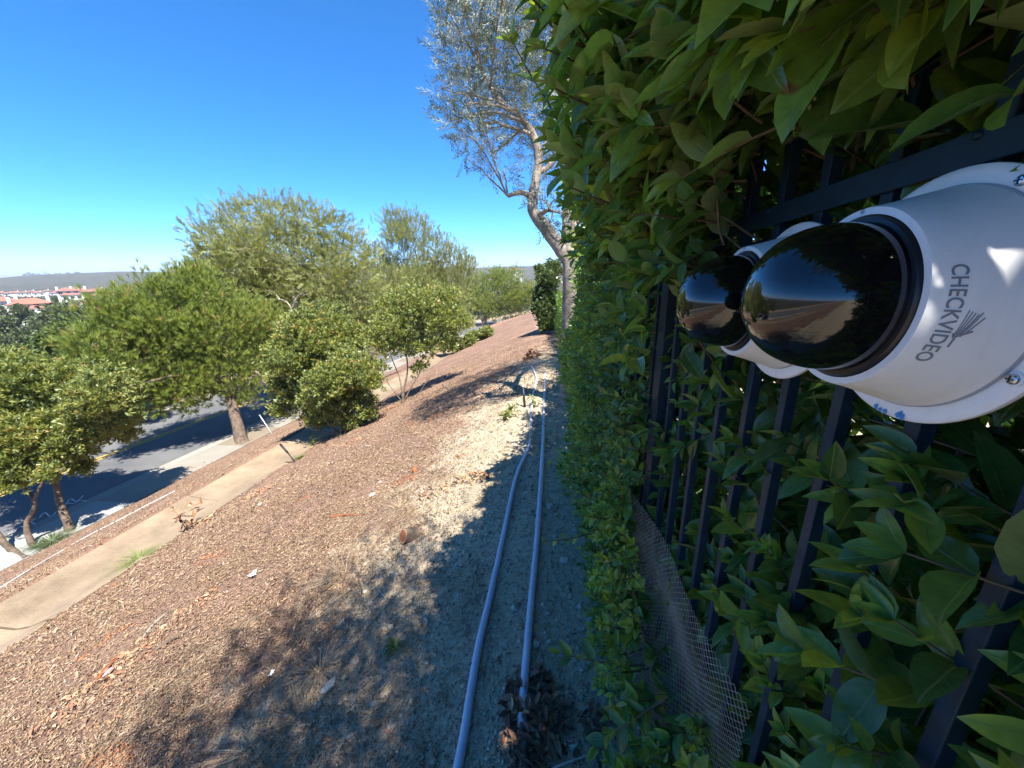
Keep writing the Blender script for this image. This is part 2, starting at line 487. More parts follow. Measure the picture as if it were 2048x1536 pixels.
M['fence'] = solid_mat('fence_powder_coat', (0.009, 0.030, 0.050), 0.5, 0.4, 30, 0.12, 400, 0.3, dist=0.001)
def cam_white():
    m, t = new_mat('camera_white_paint'); pos = geo_pos(t)
    mp = N_(t, 'Mapping'); mp.inputs['Scale'].default_value = (60, 60, 7); t.links.new(pos, mp.inputs[0])
    n1 = noise(t, 1.0, 5, 0.65, vec=mp.outputs[0]); r1 = ramp(t, [(0.50, (0, 0, 0)), (0.85, (1, 1, 1))]); t.links.new(n1.outputs[0], r1.inputs[0])      # faint run marks
    n2 = noise(t, 480, 2, 0.5, vec=pos); r2 = ramp(t, [(0.70, (0, 0, 0)), (0.76, (1, 1, 1))]); t.links.new(n2.outputs[0], r2.inputs[0])                  # dust specks
    f1 = N_(t, 'Math', operation='MULTIPLY'); t.links.new(r1.outputs[0], f1.inputs[0]); f1.inputs[1].default_value = 0.35
    f2 = N_(t, 'Math', operation='MULTIPLY'); t.links.new(r2.outputs[0], f2.inputs[0]); f2.inputs[1].default_value = 0.45
    col = mixc(t, mixc(t, (0.70, 0.71, 0.70), (0.50, 0.45, 0.37), f1.outputs[0]), (0.36, 0.31, 0.25), f2.outputs[0])
    b = N_(t, 'BsdfPrincipled'); t.links.new(col, b.inputs['Base Color']); b.inputs['Roughness'].default_value = 0.42
    n3 = noise(t, 700, 4, 0.6, vec=pos); t.links.new(bump(t, n3.outputs[0], 0.06, 0.0006), b.inputs['Normal'])
    finish(t, b.outputs[0]); return m
M['cam_white'] = cam_white()
M['cam_grey'] = solid_mat('camera_grey_plastic', (0.30, 0.32, 0.34), 0.5, 0.1)
M['cam_black'] = solid_mat('camera_black_trim', (0.012, 0.013, 0.016), 0.35, 0.1)
M['dome'] = solid_mat('camera_smoked_dome', (0.004, 0.004, 0.005), 0.045, 0.0, 5, 0, 5, 0.5, coat=0.45)
M['chrome'] = solid_mat('bright_screw_metal', (0.55, 0.56, 0.58), 0.25, 0.1, 50, 0, 5, 0.5, 0.9)
M['print'] = solid_mat('faded_grey_print', (0.20, 0.22, 0.25), 0.6, 0.15, 300)
M['bluemark'] = solid_mat('blue_marker_paint', (0.03, 0.22, 0.5), 0.5, 0.2)
def pvc_mat():
    m, t = new_mat('lilac_plastic_pipe'); pos = geo_pos(t)
    n1 = noise(t, 9, 6, 0.7, vec=pos); r1 = ramp(t, [(0.45, (0, 0, 0)), (0.75, (1, 1, 1))]); t.links.new(n1.outputs[0], r1.inputs[0])
    n2 = noise(t, 140, 3, 0.6, vec=pos); r2 = ramp(t, [(0.62, (0, 0, 0)), (0.70, (1, 1, 1))]); t.links.new(n2.outputs[0], r2.inputs[0])
    f1 = N_(t, 'Math', operation='MULTIPLY'); t.links.new(r1.outputs[0], f1.inputs[0]); f1.inputs[1].default_value = 0.55
    f2 = N_(t, 'Math', operation='MULTIPLY'); t.links.new(r2.outputs[0], f2.inputs[0]); f2.inputs[1].default_value = 0.6
    col = mixc(t, mixc(t, (0.52, 0.50, 0.58), (0.38, 0.345, 0.36), f1.outputs[0]), (0.24, 0.19, 0.14), f2.outputs[0])
    b = N_(t, 'BsdfPrincipled'); t.links.new(col, b.inputs['Base Color']); b.inputs['Roughness'].default_value = 0.5
    finish(t, b.outputs[0]); return m
M['pvc'] = pvc_mat()
M['pvc_old'] = solid_mat('lilac_plastic_pipe', (0.50, 0.48, 0.56), 0.42, 0.14, 9, 0.1, 200, 0.45, c2=(0.40, 0.38, 0.46), dist=0.001)
M['pvc_white'] = solid_mat('white_plastic_pipe', (0.62, 0.61, 0.58), 0.5, 0.2)
M['blackpipe'] = solid_mat('black_plastic', (0.02, 0.02, 0.022), 0.5, 0.2)
M['wire'] = solid_mat('galvanised_rusty_wire', (0.52, 0.47, 0.40), 0.5, 0.3, 20, 0, 5, 0.5, 0.3, c2=(0.36, 0.26, 0.18))
M['bark'] = solid_mat('grey_brown_bark', (0.20, 0.155, 0.115), 0.9, 0.5, 9, 0.9, 22, 0.2, c2=(0.085, 0.06, 0.045), dist=0.02)
M['bark_olive'] = solid_mat('olive_bark', (0.36, 0.31, 0.25), 0.9, 0.5, 10, 1.0, 16, 0.2, c2=(0.15, 0.12, 0.095), dist=0.03)
M['bark_pale'] = solid_mat('pale_dead_branch', (0.40, 0.35, 0.29), 0.9, 0.3, 9, 0.4, 30, 0.2)
M['twig'] = solid_mat('hedge_twig', (0.17, 0.115, 0.07), 0.8, 0.4, 30, 0.4, 90, 0.2, c2=(0.09, 0.08, 0.04), dist=0.003)
M['twig_grey'] = solid_mat('hedge_stem', (0.25, 0.22, 0.165), 0.85, 0.4, 25, 0.5, 70, 0.2, dist=0.004)
M['cutwood'] = solid_mat('fresh_cut_wood', (0.36, 0.13, 0.055), 0.8, 0.35, 18, 0.4, 60, 0.2)
M['sapwood'] = solid_mat('pale_sapwood', (0.50, 0.30, 0.16), 0.85, 0.25, 30, 0.3, 60)
M['hedge'] = leaf_mat('privet_leaf', [(0.0, (0.045, 0.105, 0.032)), (0.45, (0.09, 0.19, 0.045)), (0.75, (0.17, 0.30, 0.055)), (1.0, (0.34, 0.44, 0.08))],
                      under=(0.25, 0.30, 0.13), rough=0.22, trans=0.42, veins=True, spec=0.5)
M['olive'] = leaf_mat('olive_leaf', [(0, (0.05, 0.07, 0.04)), (0.6, (0.10, 0.13, 0.08)), (1, (0.19, 0.21, 0.145))], under=(0.30, 0.33, 0.26), rough=0.45, trans=0.18, undermix=0.9)
M['pine'] = leaf_mat('pine_needles', [(0, (0.095, 0.13, 0.03)), (0.5, (0.20, 0.26, 0.05)), (0.85, (0.31, 0.36, 0.075)), (1, (0.34, 0.23, 0.09))], under=(0.16, 0.22, 0.055), rough=0.5, trans=0.3, undermix=0.3)
M['feather'] = leaf_mat('feathery_leaf', [(0, (0.13, 0.145, 0.04)), (0.5, (0.25, 0.265, 0.075)), (1, (0.38, 0.38, 0.15))], under=(0.24, 0.27, 0.12), rough=0.5, trans=0.3, undermix=0.5)
M['broad'] = leaf_mat('toyon_leaf', [(0, (0.085, 0.12, 0.03)), (0.5, (0.185, 0.22, 0.048)), (0.85, (0.31, 0.32, 0.075)), (1, (0.37, 0.27, 0.09))], under=(0.24, 0.28, 0.11), rough=0.4, trans=0.28, undermix=0.6)
M['dark'] = leaf_mat('dark_leaf', [(0, (0.045, 0.075, 0.022)), (0.6, (0.085, 0.125, 0.035)), (1, (0.15, 0.19, 0.05))], under=(0.1, 0.13, 0.06), rough=0.4, trans=0.25, undermix=0.5)
M['far_green'] = leaf_mat('far_tree_leaf', [(0, (0.06, 0.08, 0.03)), (0.6, (0.115, 0.14, 0.055)), (1, (0.19, 0.20, 0.08))], under=(0.14, 0.16, 0.08), rough=0.6, trans=0.2)
M['scrub'] = leaf_mat('scrub_leaf', [(0, (0.04, 0.055, 0.025)), (0.45, (0.085, 0.095, 0.045)), (0.75, (0.14, 0.10, 0.06)), (1, (0.19, 0.13, 0.07))], under=(0.1, 0.1, 0.05), rough=0.7, trans=0.15)
M['dryleaf'] = ramp_mat('dry_leaf', [(0, (0.085, 0.038, 0.03)), (0.4, (0.19, 0.095, 0.06)), (0.75, (0.34, 0.19, 0.10)), (1, (0.46, 0.31, 0.17))], 0.55, 0.3)
M['redleaf'] = ramp_mat('red_dry_leaf', [(0, (0.24, 0.11, 0.07)), (0.6, (0.40, 0.21, 0.12)), (1, (0.52, 0.34, 0.21))], 0.6)
M['chips'] = ramp_mat('bark_mulch_chips', [(0, (0.09, 0.055, 0.034)), (0.3, (0.225, 0.143, 0.084)), (0.55, (0.35, 0.24, 0.148)), (0.8, (0.49, 0.375, 0.25)), (0.93, (0.60, 0.50, 0.375)), (1, (0.44, 0.19, 0.09))])
M['gravel'] = ramp_mat('gravel', [(0, (0.18, 0.145, 0.105)), (0.5, (0.36, 0.30, 0.22)), (0.85, (0.54, 0.48, 0.38)), (1, (0.72, 0.68, 0.60))], 0.9)
M['stone'] = solid_mat('pale_stone', (0.52, 0.46, 0.36), 0.9, 0.35, 20, 0.6, 60, 0.2)
M['straw'] = ramp_mat('dry_grass', [(0, (0.20, 0.14, 0.085)), (0.6, (0.38, 0.29, 0.18)), (1, (0.52, 0.43, 0.29))], 0.8)
M['sprout'] = leaf_mat('sprout_leaf', [(0, (0.10, 0.14, 0.03)), (1, (0.32, 0.34, 0.11))], rough=0.4, trans=0.35)
M['paper'] = solid_mat('white_paper', (0.74, 0.76, 0.78), 0.8, 0.08, 30)
M['pinkpaper'] = solid_mat('faded_pink_wrapper', (0.62, 0.36, 0.56), 0.6, 0.25, 18, c2=(0.72, 0.62, 0.70))
M['stucco'] = solid_mat('white_stucco', (0.74, 0.72, 0.67), 0.9, 0.08, 0.5)
M['stucco2'] = solid_mat('cream_stucco', (0.62, 0.53, 0.41), 0.9, 0.1, 0.5)
M['tile'] = solid_mat('terracotta_roof', (0.33, 0.14, 0.095), 0.85, 0.3, 1.5, c2=(0.24, 0.10, 0.07))
M['tile2'] = solid_mat('brown_roof', (0.26, 0.13, 0.09), 0.85, 0.3, 1.5)
M['window'] = solid_mat('dark_window_glass', (0.03, 0.035, 0.045), 0.15, 0.1)
M['berry'] = ramp_mat('green_berries', [(0, (0.10, 0.16, 0.03)), (1, (0.26, 0.33, 0.07))], 0.45, 0.5)

# ================================================================== THE SETTING
def geom(a, b, n): return list(np.geomspace(a, b, n))
XL = ([-v for v in geom(30, 45000, 58)][::-1] + [-28, -26.5, -25, -23.8, -23.7, -22.3, -22.2, -18, -14.8, -13.5, -13.35, -13.25]
      + list(np.arange(-13.0, -7.3, 0.22)) + [-7.2, -7.1, -6.8, -6.2, -6.0, -5.95] + list(np.arange(-5.8, 0.95, 0.085))
      + [1.2, 1.6, 2.2, 3, 5, 8, 14, 25] + geom(40, 45000, 30))
YL = ([-v for v in geom(11, 45000, 40)][::-1] + list(np.arange(-10, 0, 0.6)) + list(np.arange(0, 7, 0.085)) + list(np.arange(7, 14, 0.2))
      + list(np.arange(14, 34, 0.6)) + list(np.arange(34, 140, 3)) + geom(140, 45000, 80))
XL = np.array(sorted(set(np.round(XL, 4)))); YL = np.array(sorted(set(np.round(YL, 4))))
gx, gy = np.meshgrid(XL, YL)
GXW = gx + bend(gy)
GZ = zg(GXW, gy)
drop = 0.5 * ((gx < -5.97) & (gx > -7.15)) + 0.3 * ((gx < -13.36) & (gx > -23.75)) * (gy < 190)
GZ = GZ - np.where((gy > -40) & (gy < 190), drop, 0)
nx, ny = len(XL), len(YL)
V = np.stack([GXW, gy, GZ], axis=2).reshape(-1, 3)
ii, jj = np.meshgrid(np.arange(nx - 1), np.arange(ny - 1))
a = (jj * nx + ii).ravel()
loops = np.stack([a, a + 1, a + 1 + nx, a + nx], axis=1).ravel()
me = mesh_np('ground', V, loops, np.arange(len(a)) * 4)
zone = np.zeros((len(V), 3), np.float32)
xl_ = gx.ravel(); yl_ = gy.ravel()
zone[:, 0] = np.interp(xl_, [-3.2, -2.0, -1.25, -0.6, 0.3], [-0.6, 0.15, 0.52, 0.98, 1.4]) * (1 - 0.75 * smooth(5, 12, yl_))
zone[:, 1] = np.maximum(smooth(-24.5, -30, xl_), smooth(130, 190, yl_))
pz = at(25, 672)
zone[:, 2] = np.exp(-(((V[:, 0] - pz[0]) / 9) ** 2 + ((V[:, 1] - pz[1]) / 6) ** 2)) * 0.9 + smooth(-23.75, -23.9, xl_) * (1 - smooth(-26, -29, xl_)) * 0.8
at_ = me.attributes.new('zone', 'FLOAT_VECTOR', 'POINT'); at_.data.foreach_set('vector', zone.ravel())
ground = link('ground', me, M['ground'], None, True)
set_props(ground, kind='structure')

def strip_mesh(mb, xs, zs, ys, tint=0.5):
    """swept section along the road direction; xs local x, zs height over the road/hill base (absolute profile z)"""
    base = len(mb.v); n = len(xs)
    for y in ys:
        for x, z in zip(xs, zs):
            mb.v.append((x + float(bend(y)), y, z - G * min(max(y, -70), 120))); mb.t.append(tint)
    for j in range(len(ys) - 1):
        for i in range(n - 1):
            b = base + j * n + i
            mb.f.append((b, b + n, b + n + 1, b + 1))
def closed_strip(mb, xs, zs, ys, tint=0.5):
    base = len(mb.v); n = len(xs)
    for y in ys:
        for x, z in zip(xs, zs):
            mb.v.append((x + float(bend(y)), y, z - G * min(max(y, -70), 120))); mb.t.append(tint)
    for j in range(len(ys) - 1):
        for i in range(n):
            k = (i + 1) % n
            mb.f.append((base + j * n + i, base + j * n + k, base + (j + 1) * n + k, base + (j + 1) * n + i))
    mb.f.append(tuple(base + i for i in range(n))[::-1]); mb.f.append(tuple(base + (len(ys) - 1) * n + i for i in range(n)))

ZW = -5.0                                      # pavement level
ZR = -5.13                                     # road level
YS = list(np.arange(-40, 36, 4)) + list(np.arange(36, 180, 3))
mb = MB(); strip_mesh(mb, [-22.1, -20.0, -18.6, -17.0, -14.85], [ZR, ZR + 0.05, ZR + 0.07, ZR + 0.05, ZR], YS)
road = mb.build('road', M['asphalt']); set_props(road, kind='structure')
for k in (-1, 1):
    mb = MB(); x = -18.7 + k * 0.11
    strip_mesh(mb, [x - 0.055, x + 0.055], [ZR + 0.078] * 2, YS); mb.build('yellow_line', M['yellow'], road)
def dense(P, n=6):
    P = [np.asarray(p, float) for p in P]; out = []
    for i in range(len(P) - 1):
        a_ = P[max(i - 1, 0)]; b_ = P[i]; c_ = P[i + 1]; d_ = P[min(i + 2, len(P) - 1)]
        for k in range(n):
            t = k / n
            out.append(0.5 * ((2 * b_) + (-a_ + c_) * t + (2 * a_ - 5 * b_ + 4 * c_ - d_) * t * t + (-a_ + 3 * b_ - 3 * c_ + d_) * t ** 3))
    out.append(P[-1]); return out
def squiggle(pts, w):
    mb = MB(); P = dense([at(*p, 0.02) for p in pts], 5)
    for a_, b_ in zip(P[:-1], P[1:]):
        d = (b_ - a_)[:2]; d = d / (np.linalg.norm(d) + 1e-6); n = np.array([-d[1], d[0]]) * w / 2
        zz = lambda p: p[2] + 0.012
        mb.add([(a_[0] - n[0], a_[1] - n[1], zz(a_)), (a_[0] + n[0], a_[1] + n[1], zz(a_)), (b_[0] + n[0], b_[1] + n[1], zz(b_)), (b_[0] - n[0], b_[1] - n[1], zz(b_))], [(0, 1, 2, 3)])
    return mb
for pts in ([(14, 1066), (40, 1050), (52, 1056), (58, 1042), (70, 1046)], [(78, 1032), (88, 1022), (100, 1030), (112, 1020)],
            [(128, 1010), (140, 995), (152, 1000), (166, 988)], [(131, 1003), (147, 1004), (160, 998), (172, 1000)]):
    sq = squiggle(pts, 0.035)
    for v in range(len(sq.v)): pass
    sq.v = [(p[0], p[1], ZR + 0.10 - G * p[1]) for p in sq.v]
    o = sq.build('utility_mark', M['whitepaint'], road)

# kerbs with gutter
for nm, s in (('kerb', [-14.95, -14.92, -14.77, -14.77]), ('kerb', [-22.03, -22.06, -22.2, -22.2])):
    mb = MB(); closed_strip(mb, s, [ZR - 0.1, ZW + 0.0, ZW + 0.004, ZR - 0.1] if s[0] > -20 else [ZR - 0.1, ZW, ZW + 0.004, ZR - 0.1], YS)
    o = mb.build(nm, M['kerb']); set_props(o, kind='structure'); autosmooth(o, 30)
mb = MB(); strip_mesh(mb, [-15.4, -14.94], [ZR + 0.047, ZR + 0.036], YS); o = mb.build('gutter', M['kerb']); set_props(o, kind='structure')
# pavement of separate slabs
side = empty('sidewalk', (-14, 10, ZW - G * 10)); set_props(side, kind='structure')
farside = empty('far_sidewalk', (-23, 10, ZW - G * 10)); set_props(farside, kind='structure')
NEWY = (float(at(215, 1015)[1]), float(at(10, 1145)[1]))
y = -14.0; k = 0
seq = ['walk', 'walk', 'walk_new', 'walk', 'walk_brown', 'walk_new', 'walk', 'walk_brown', 'walk_new', 'walk', 'walk_brown', 'walk']
while y < 92:
    ln = 2.4
    ys = [y + 0.008, y + ln - 0.008]
    mb = MB(); closed_strip(mb, [-14.764, -14.764, -13.37, -13.37], [ZW - 0.12, ZW + 0.006, ZW + 0.02, ZW - 0.12], ys)
    mb.build('slab', M['walk_new' if any(y <= q_ < y + ln for q_ in NEWY) else ('walk_brown' if k % 3 == 0 else 'walk')], side, bevel=0.006)
    mb = MB(); closed_strip(mb, [-23.75, -23.75, -22.206, -22.206], [ZW - 0.12, ZW + 0.02, ZW + 0.006, ZW - 0.12], ys)
    mb.build('slab', M['walk'], farside, bevel=0.006)
    y += ln; k += 1
# low edging behind the pavement
# drainage channel of cast panels
ditch = empty('drainage_channel', (-6.5, 8, -2.3 - G * 8)); set_props(ditch, kind='structure')
y = -9.0; k = 0
ppx = at(281, 1048)[1]
while y < 33:
    ln = 3.05
    j = 0.006 * math.sin(k * 2.1)
    ys = list(np.linspace(y + 0.014, y + ln - 0.014, 5))
    xs = [-5.93, -6.03, -6.30, -6.50, -6.72, -7.02, -7.12, -7.14, -5.92]
    zs = [-2.215 + j, -2.235 + j, -2.36 + j, -2.41 + j, -2.40 + j, -2.345 + j, -2.325 + j, -2.75, -2.75]
    mb = MB(); closed_strip(mb, xs, zs, ys)
    autosmooth(mb.build('panel', M['ditch'], ditch), 40)
    y += ln; k += 1

# ================================================================== FENCE
FX = 0.42                                      # front face of the pickets
fence = empty('metal_fence', (FX + 0.01, 1.4, -G * 1.4), 'dark navy metal picket fence with square pickets half buried in the hedge', 'fence')
def rail_top(y): return 1.749 - G * y
def rail(z0, h, x0, x1, name='rail'):
    mb = MB(); ys = (-0.7, 4.2)
    V = []
    for y_ in ys:
        b = z0 - G * y_
        V += [(x0, y_, b - h), (x0, y_, b), (x1, y_, b), (x1, y_, b - h)]
    mb.add(V, [(0, 1, 5, 4), (1, 2, 6, 5), (2, 3, 7, 6), (3, 0, 4, 7), (0, 3, 2, 1), (4, 5, 6, 7)])
    return mb.build(name, M['fence'], fence, bevel=0.0025)
rail(1.749, 0.034, FX - 0.0045, FX - 0.001)            # front web of the channel rail
rail(1.749, 0.004, FX - 0.0008, FX + 0.030, 'rail_lip')
rail(1.700, 0.022, FX + 0.0225, FX + 0.026, 'rail_web')
rail(0.155, 0.034, FX - 0.0045, FX - 0.001)
pm = MB(); pm.box((0, 0, 0), (0.0095, 0.0095, 1.10)); p0 = None
for k in range(-4, 32):
    if k == 9: continue
    y_ = 0.324 + 0.1185 * k
    if p0 is None:
        p0 = pm.build('picket', M['fence'], fence, bevel=0.0015); o = p0
    else:
        o = p0.copy(); COL.objects.link(o)
    o.matrix_parent_inverse = Matrix.Identity(4)
    o.location = (0.0, y_ - 1.4, 1.08 - G * (y_ - 1.4))
    o.rotation_euler = (random.uniform(-.004, .004), random.uniform(-.003, .003), 0)
mb = MB(); mb.box((FX + 0.03, 1.405, 1.0 - G * 1.4), (0.036, 0.036, 1.25)); mb.build('post', M['fence'], fence, bevel=0.003)
mb = MB(); mb.box((FX + 0.03, 1.405, 2.26 - G * 1.4), (0.042, 0.042, 0.01)); mb.build('post_cap', M['fence'], fence, bevel=0.004)
for yy in (0.459, 0.815):
    mb = MB(); mb.lathe((FX - 0.005, yy, rail_top(yy) - 0.006), (-1, 0, 0), [(-0.001, 0.0045), (0.0015, 0.0042), (0.003, 0.0025), (0.0035, 0.0001)], 12)
    mb.build('rivet', M['fence'], fence, True)

# expanded wire screen standing against the foot of the fence
wm = MB()
cell_y, cell_z = 0.0185, 0.0092
ny_, nz_ = 72, 87
def mesh_pt(i, j):
    y_ = 0.57 + i * cell_y / 2
    z_ = 0.02 + j * cell_z
    x_ = FX - 0.028 - 0.018 * math.sin(y_ * 4.1 + z_ * 3) - 0.012 * math.sin(y_ * 9 + 1) - 0.05 * max(0.0, 0.5 - z_) + 0.010 * math.sin(z_ * 15)
    return np.array([x_, y_, z_ - G * y_ + 0.012 * math.sin(y_ * 7)])
WV = []; WF = []
for i in range(ny_ * 2):
    for j in range(nz_):
        if (i + j) % 2: continue
        for dj in (1, -1):
            if not 0 <= j + dj < nz_: continue
            a_ = mesh_pt(i, j); b_ = mesh_pt(i + 1, j + dj)
            s_ = np.array([0, 0, 0.0006]); q = np.array([0.0008, 0, 0]); b = len(WV)
            WV += [a_ - s_ - q, a_ + s_ - q, a_ + q, b_ - s_ - q, b_ + s_ - q, b_ + q]
            WF += [(b, b + 1, b + 4, b + 3), (b + 1, b + 2, b + 5, b + 4), (b + 2, b, b + 3, b + 5)]
wm.add(WV, WF)
o = wm.build('wire_screen', M['wire'])
set_props(o, 'rusty expanded wire mesh screen along the foot of the picket fence', 'wire mesh')

# ================================================================== SECURITY CAMERAS
def security_camera(loc, tilt, label, rs=1.0):
    X, Y, Z = loc
    ax = np.array([-math.cos(tilt[0]) * math.cos(tilt[1]), math.sin(tilt[0]), -math.sin(tilt[1])]); ax /= np.linalg.norm(ax)
    e1 = np.cross(ax, [0, 0, 1.0]); e1 /= np.linalg.norm(e1); e2 = np.cross(e1, ax)   # e1 towards the viewer side, e2 up
    if e1[1] > 0: e1 = -e1
    c = np.array([X, Y, Z])
    root = empty('security_camera', c, label, 'camera', 'dome cameras bolted to the fence')
    mb = MB(); mb.lathe(c, ax, [(-0.008, 0.0), (-0.008, 0.119), (-0.005, 0.1235), (-0.001, 0.125), (0.002, 0.1245), (0.0045, 0.1215), (0.005, 0.118), (0.005, 0.0)], 96, e1=e1)
    autosmooth(mb.build('mount_plate', M['cam_white'], root), 40)
    mb = MB(); mb.lathe(c, ax, [(0.0055, 0.1085), (0.008, 0.1085), (0.008, 0.1045), (0.0055, 0.1045)], 96, e1=e1)
    autosmooth(mb.build('seam', M['cam_grey'], root), 30)
    mb = MB(); mb.lathe(c, ax, [(0.0062, 0.02), (0.0062, 0.1072), (0.010, 0.1072), (0.023, 0.1037), (0.040, 0.0987), (0.060, 0.0928), (0.075, 0.0894), (0.0785, 0.0880), (0.0785, 0.0815), (0.072, 0.0810), (0.060, 0.0805), (0.060, 0.02)], 128, e1=e1)
    housing = autosmooth(mb.build('housing', M['cam_white'], root), 24)
    mb = MB(); mb.lathe(c, ax, [(0.062, 0.0812), (0.0795, 0.0800), (0.0815, 0.0785), (0.082, 0.0745), (0.066, 0.0740)], 96, e1=e1)
    autosmooth(mb.build('dome_seal', M['cam_black'], root), 40)
    prof = [(0.064, 0.0750), (0.085, 0.0742)]
    for k in range(1, 29):
        a_ = k / 28 * math.pi / 2
        prof.append((0.090 + 0.083 * math.sin(a_) ** 0.86, 0.0742 * max(math.cos(a_), 0.0) ** 0.86 + 0.00001))
    mb = MB(); mb.lathe(c, ax, prof, 128, e1=e1)
    autosmooth(mb.build('dome', M['dome'], root), 80)
    # notches in the front ring
    for ang in (96, -112, 200):
        d = math.cos(R(ang)) * e1 + math.sin(R(ang)) * e2
        mb = MB(); mb.lathe(c + ax * 0.0783 + d * 0.0858, ax, [(0.0, 0.0), (0.0008, 0.0024), (0.0009, 0.0022), (0.0009, 0.0)], 16); mb.build('notch', M['cam_grey'], root)
    for ang in (62, 152, 242, 332):
        d = math.cos(R(ang)) * e1 + math.sin(R(ang)) * e2
        p = c + d * 0.1155
        mb = MB(); mb.lathe(p, ax, [(0.0045, 0.0062), (0.0062, 0.0062), (0.0066, 0.0056), (0.0066, 0.0)], 20); autosmooth(mb.build('washer', M['cam_white'], root), 30)
        mb = MB(); mb.lathe(p, ax, [(0.0062, 0.0048), (0.0085, 0.0044), (0.0098, 0.0032), (0.0103, 0.0)], 20); sc_ = autosmooth(mb.build('screw', M['chrome'], root), 30)
        mb = MB()
        for q in (e1, e2):
            B = np.stack([q, np.cross(ax, q), ax], axis=1)
            mb.box(p + ax * 0.0100, (0.003, 0.0005, 0.0006), B)
        mb.build('screw_slot', M['cam_black'], sc_)
    return root, c, ax, e1, e2, housing
    mb = MB()
    for s_ in (-1, 1):
        mb.box(c - ax * 0.020 - e2 * 0.090 + e1 * (0.086 + 0.022 * s_), (0.012, 0.004, 0.012))
    mb.box(c - ax * 0.020 - e2 * 0.103 + e1 * 0.086, (0.012, 0.026, 0.003)); mb.build('bracket', M['cam_white'], root, bevel=0.001)
    return root, c, ax, e1, e2, housing

def on_housing(c, ax, e1, e2, ang, h, rr, lift=0.0005):
    return c + ax * h + (rr + lift) * (math.cos(ang) * e1 + math.sin(ang) * e2)
def house_r(h): return float(np.interp(h, [0.010, 0.023, 0.040, 0.060, 0.075], [0.1072, 0.1037, 0.0987, 0.0928, 0.0894]))
def printed(c, ax, e1, e2, root):
    txt = bpy.data.curves.new('txt', 'FONT'); txt.body = 'CHECKVIDEO'; txt.size = 0.0150; txt.space_character = 1.02
    txt.offset = 0.00022
    to = bpy.data.objects.new('txt', txt); COL.objects.link(to)
    bpy.context.view_layer.update()
    tm = bpy.data.meshes.new_from_object(to.evaluated_get(bpy.context.evaluated_depsgraph_get()))
    bpy.data.objects.remove(to); bpy.data.curves.remove(txt)
    P = np.array([v.co[:] for v in tm.vertices]); faces = [tuple(p.vertices) for p in tm.polygons]
    bpy.data.meshes.remove(tm)
    wid = P[:, 0].max()
    A0, SPAN = R(22.0), R(52)
    def place(u, v):                           # u along the text 0..1, v up in metres (towards the plate)
        ang = A0 - u * SPAN
        h = 0.0670 - v - 0.006 * math.sin(math.pi * min(max(u, 0), 1))*0
        return on_housing(c, ax, e1, e2, ang, h, house_r(h))
    mb = MB(); mb.add([place(p[0] / wid, p[1]) for p in P], faces); mb.build('lettering', M['print'], root)
    # fan of strokes over the V
    mb = MB()
    def stroke(u0, v0, u1, v1, w):
        n = 6; V = []
        for k in range(n + 1):
            t = k / n; u_ = u0 + (u1 - u0) * t; v_ = v0 + (v1 - v0) * t
            du, dv = (u1 - u0) * SPAN * 0.095, (v1 - v0); l = math.hypot(du, dv); nu, nv = -dv / l * w / (SPAN * 0.095), du / l * w
            V += [place(u_ - nu, v_ - nv), place(u_ + nu, v_ + nv)]
        mb.add(V, [(2 * k, 2 * k + 1, 2 * k + 3, 2 * k + 2) for k in range(n)])
    for k in range(6):
        stroke(0.665 + 0.004 * k, 0.0128 + 0.0008 * k, 0.43 + 0.012 * k - (0.03 if k == 4 else 0), 0.0150 + 0.0021 * k, 0.00036 + 0.00003 * k)
    stroke(0.655, 0.0122, 0.70, 0.0135, 0.0010); stroke(0.700, 0.0128, 0.62, 0.0225, 0.0009); stroke(0.80, 0.0140, 0.70, 0.0142, 0.0008)
    mb.build('emblem', M['print'], root)
CAM1 = (0.392, 0.437, 1.6 - 0.038)
cr, cc, cax, ce1, ce2, chs = security_camera(CAM1, (0.0, R(-2.5)), 'white security camera lettered CHECKVIDEO with black dome and blue paint specks')
printed(cc, cax, ce1, ce2, cr)
mb = MB()
for k, (u_, v_, s_) in enumerate([(-88, .1225, .0042), (-90.5, .1215, .0036), (-89, .1190, .003), (-98, .1222, .0034), (-101, .1225, .003), (-104, .1215, .0036)]):
    d = math.cos(R(u_ + 8)) * ce1 + math.sin(R(u_ + 8)) * ce2
    V = [cc + cax * 0.0056 + d * v_ * 0.985 + s_ * (math.cos(q * 1.05) * ce1 * (1.1 if q % 2 else .5) + math.sin(q * 1.05) * ce2) for q in range(6)]
    mb.add(V, [tuple(range(6))])
mb.build('paint_speck', M['bluemark'], cr)
cr2, c2, a2, e12, e22, _ = security_camera((0.400, 0.684, 1.6 - 0.060), (R(0), R(-2)), 'white security camera with black dome, set behind the lettered one', rs=.99)
printed(c2, a2, e12, e22, cr2)

# ================================================================== PIPES ON THE DIRT
def px_path(pts, lift): return [at(p[0], p[1], lift) for p in pts]
def pipe(pts, r, label, couplings=(), mat='pvc', name='irrigation_pipe', extra=None, group=None):
    P = px_path(pts, r * 0.8)
    if extra is not None: P = [np.array(e) for e in extra] + P
    P = dense(P, 5)
    root = empty(name, P[len(P) // 2], label, 'pipe', group)
    mb = MB(); mb.tube(P, r, 16); mb.build('tube', M[mat], root, True)
    for k in couplings:
        q = P[int(k * (len(P) - 1))]; q2 = P[min(int(k * (len(P) - 1)) + 1, len(P) - 1)]; d = (q2 - q) / np.linalg.norm(q2 - q)
        mb = MB(); mb.tube([q - d * 0.035, q - d * 0.032, q + d * 0.032, q + d * 0.035], [r * 1.02, r * 1.14, r * 1.14, r * 1.02], 16); autosmooth(mb.build('coupling', M[mat], root), 40)
    return root
b1 = at(915, 1530, 0.015)
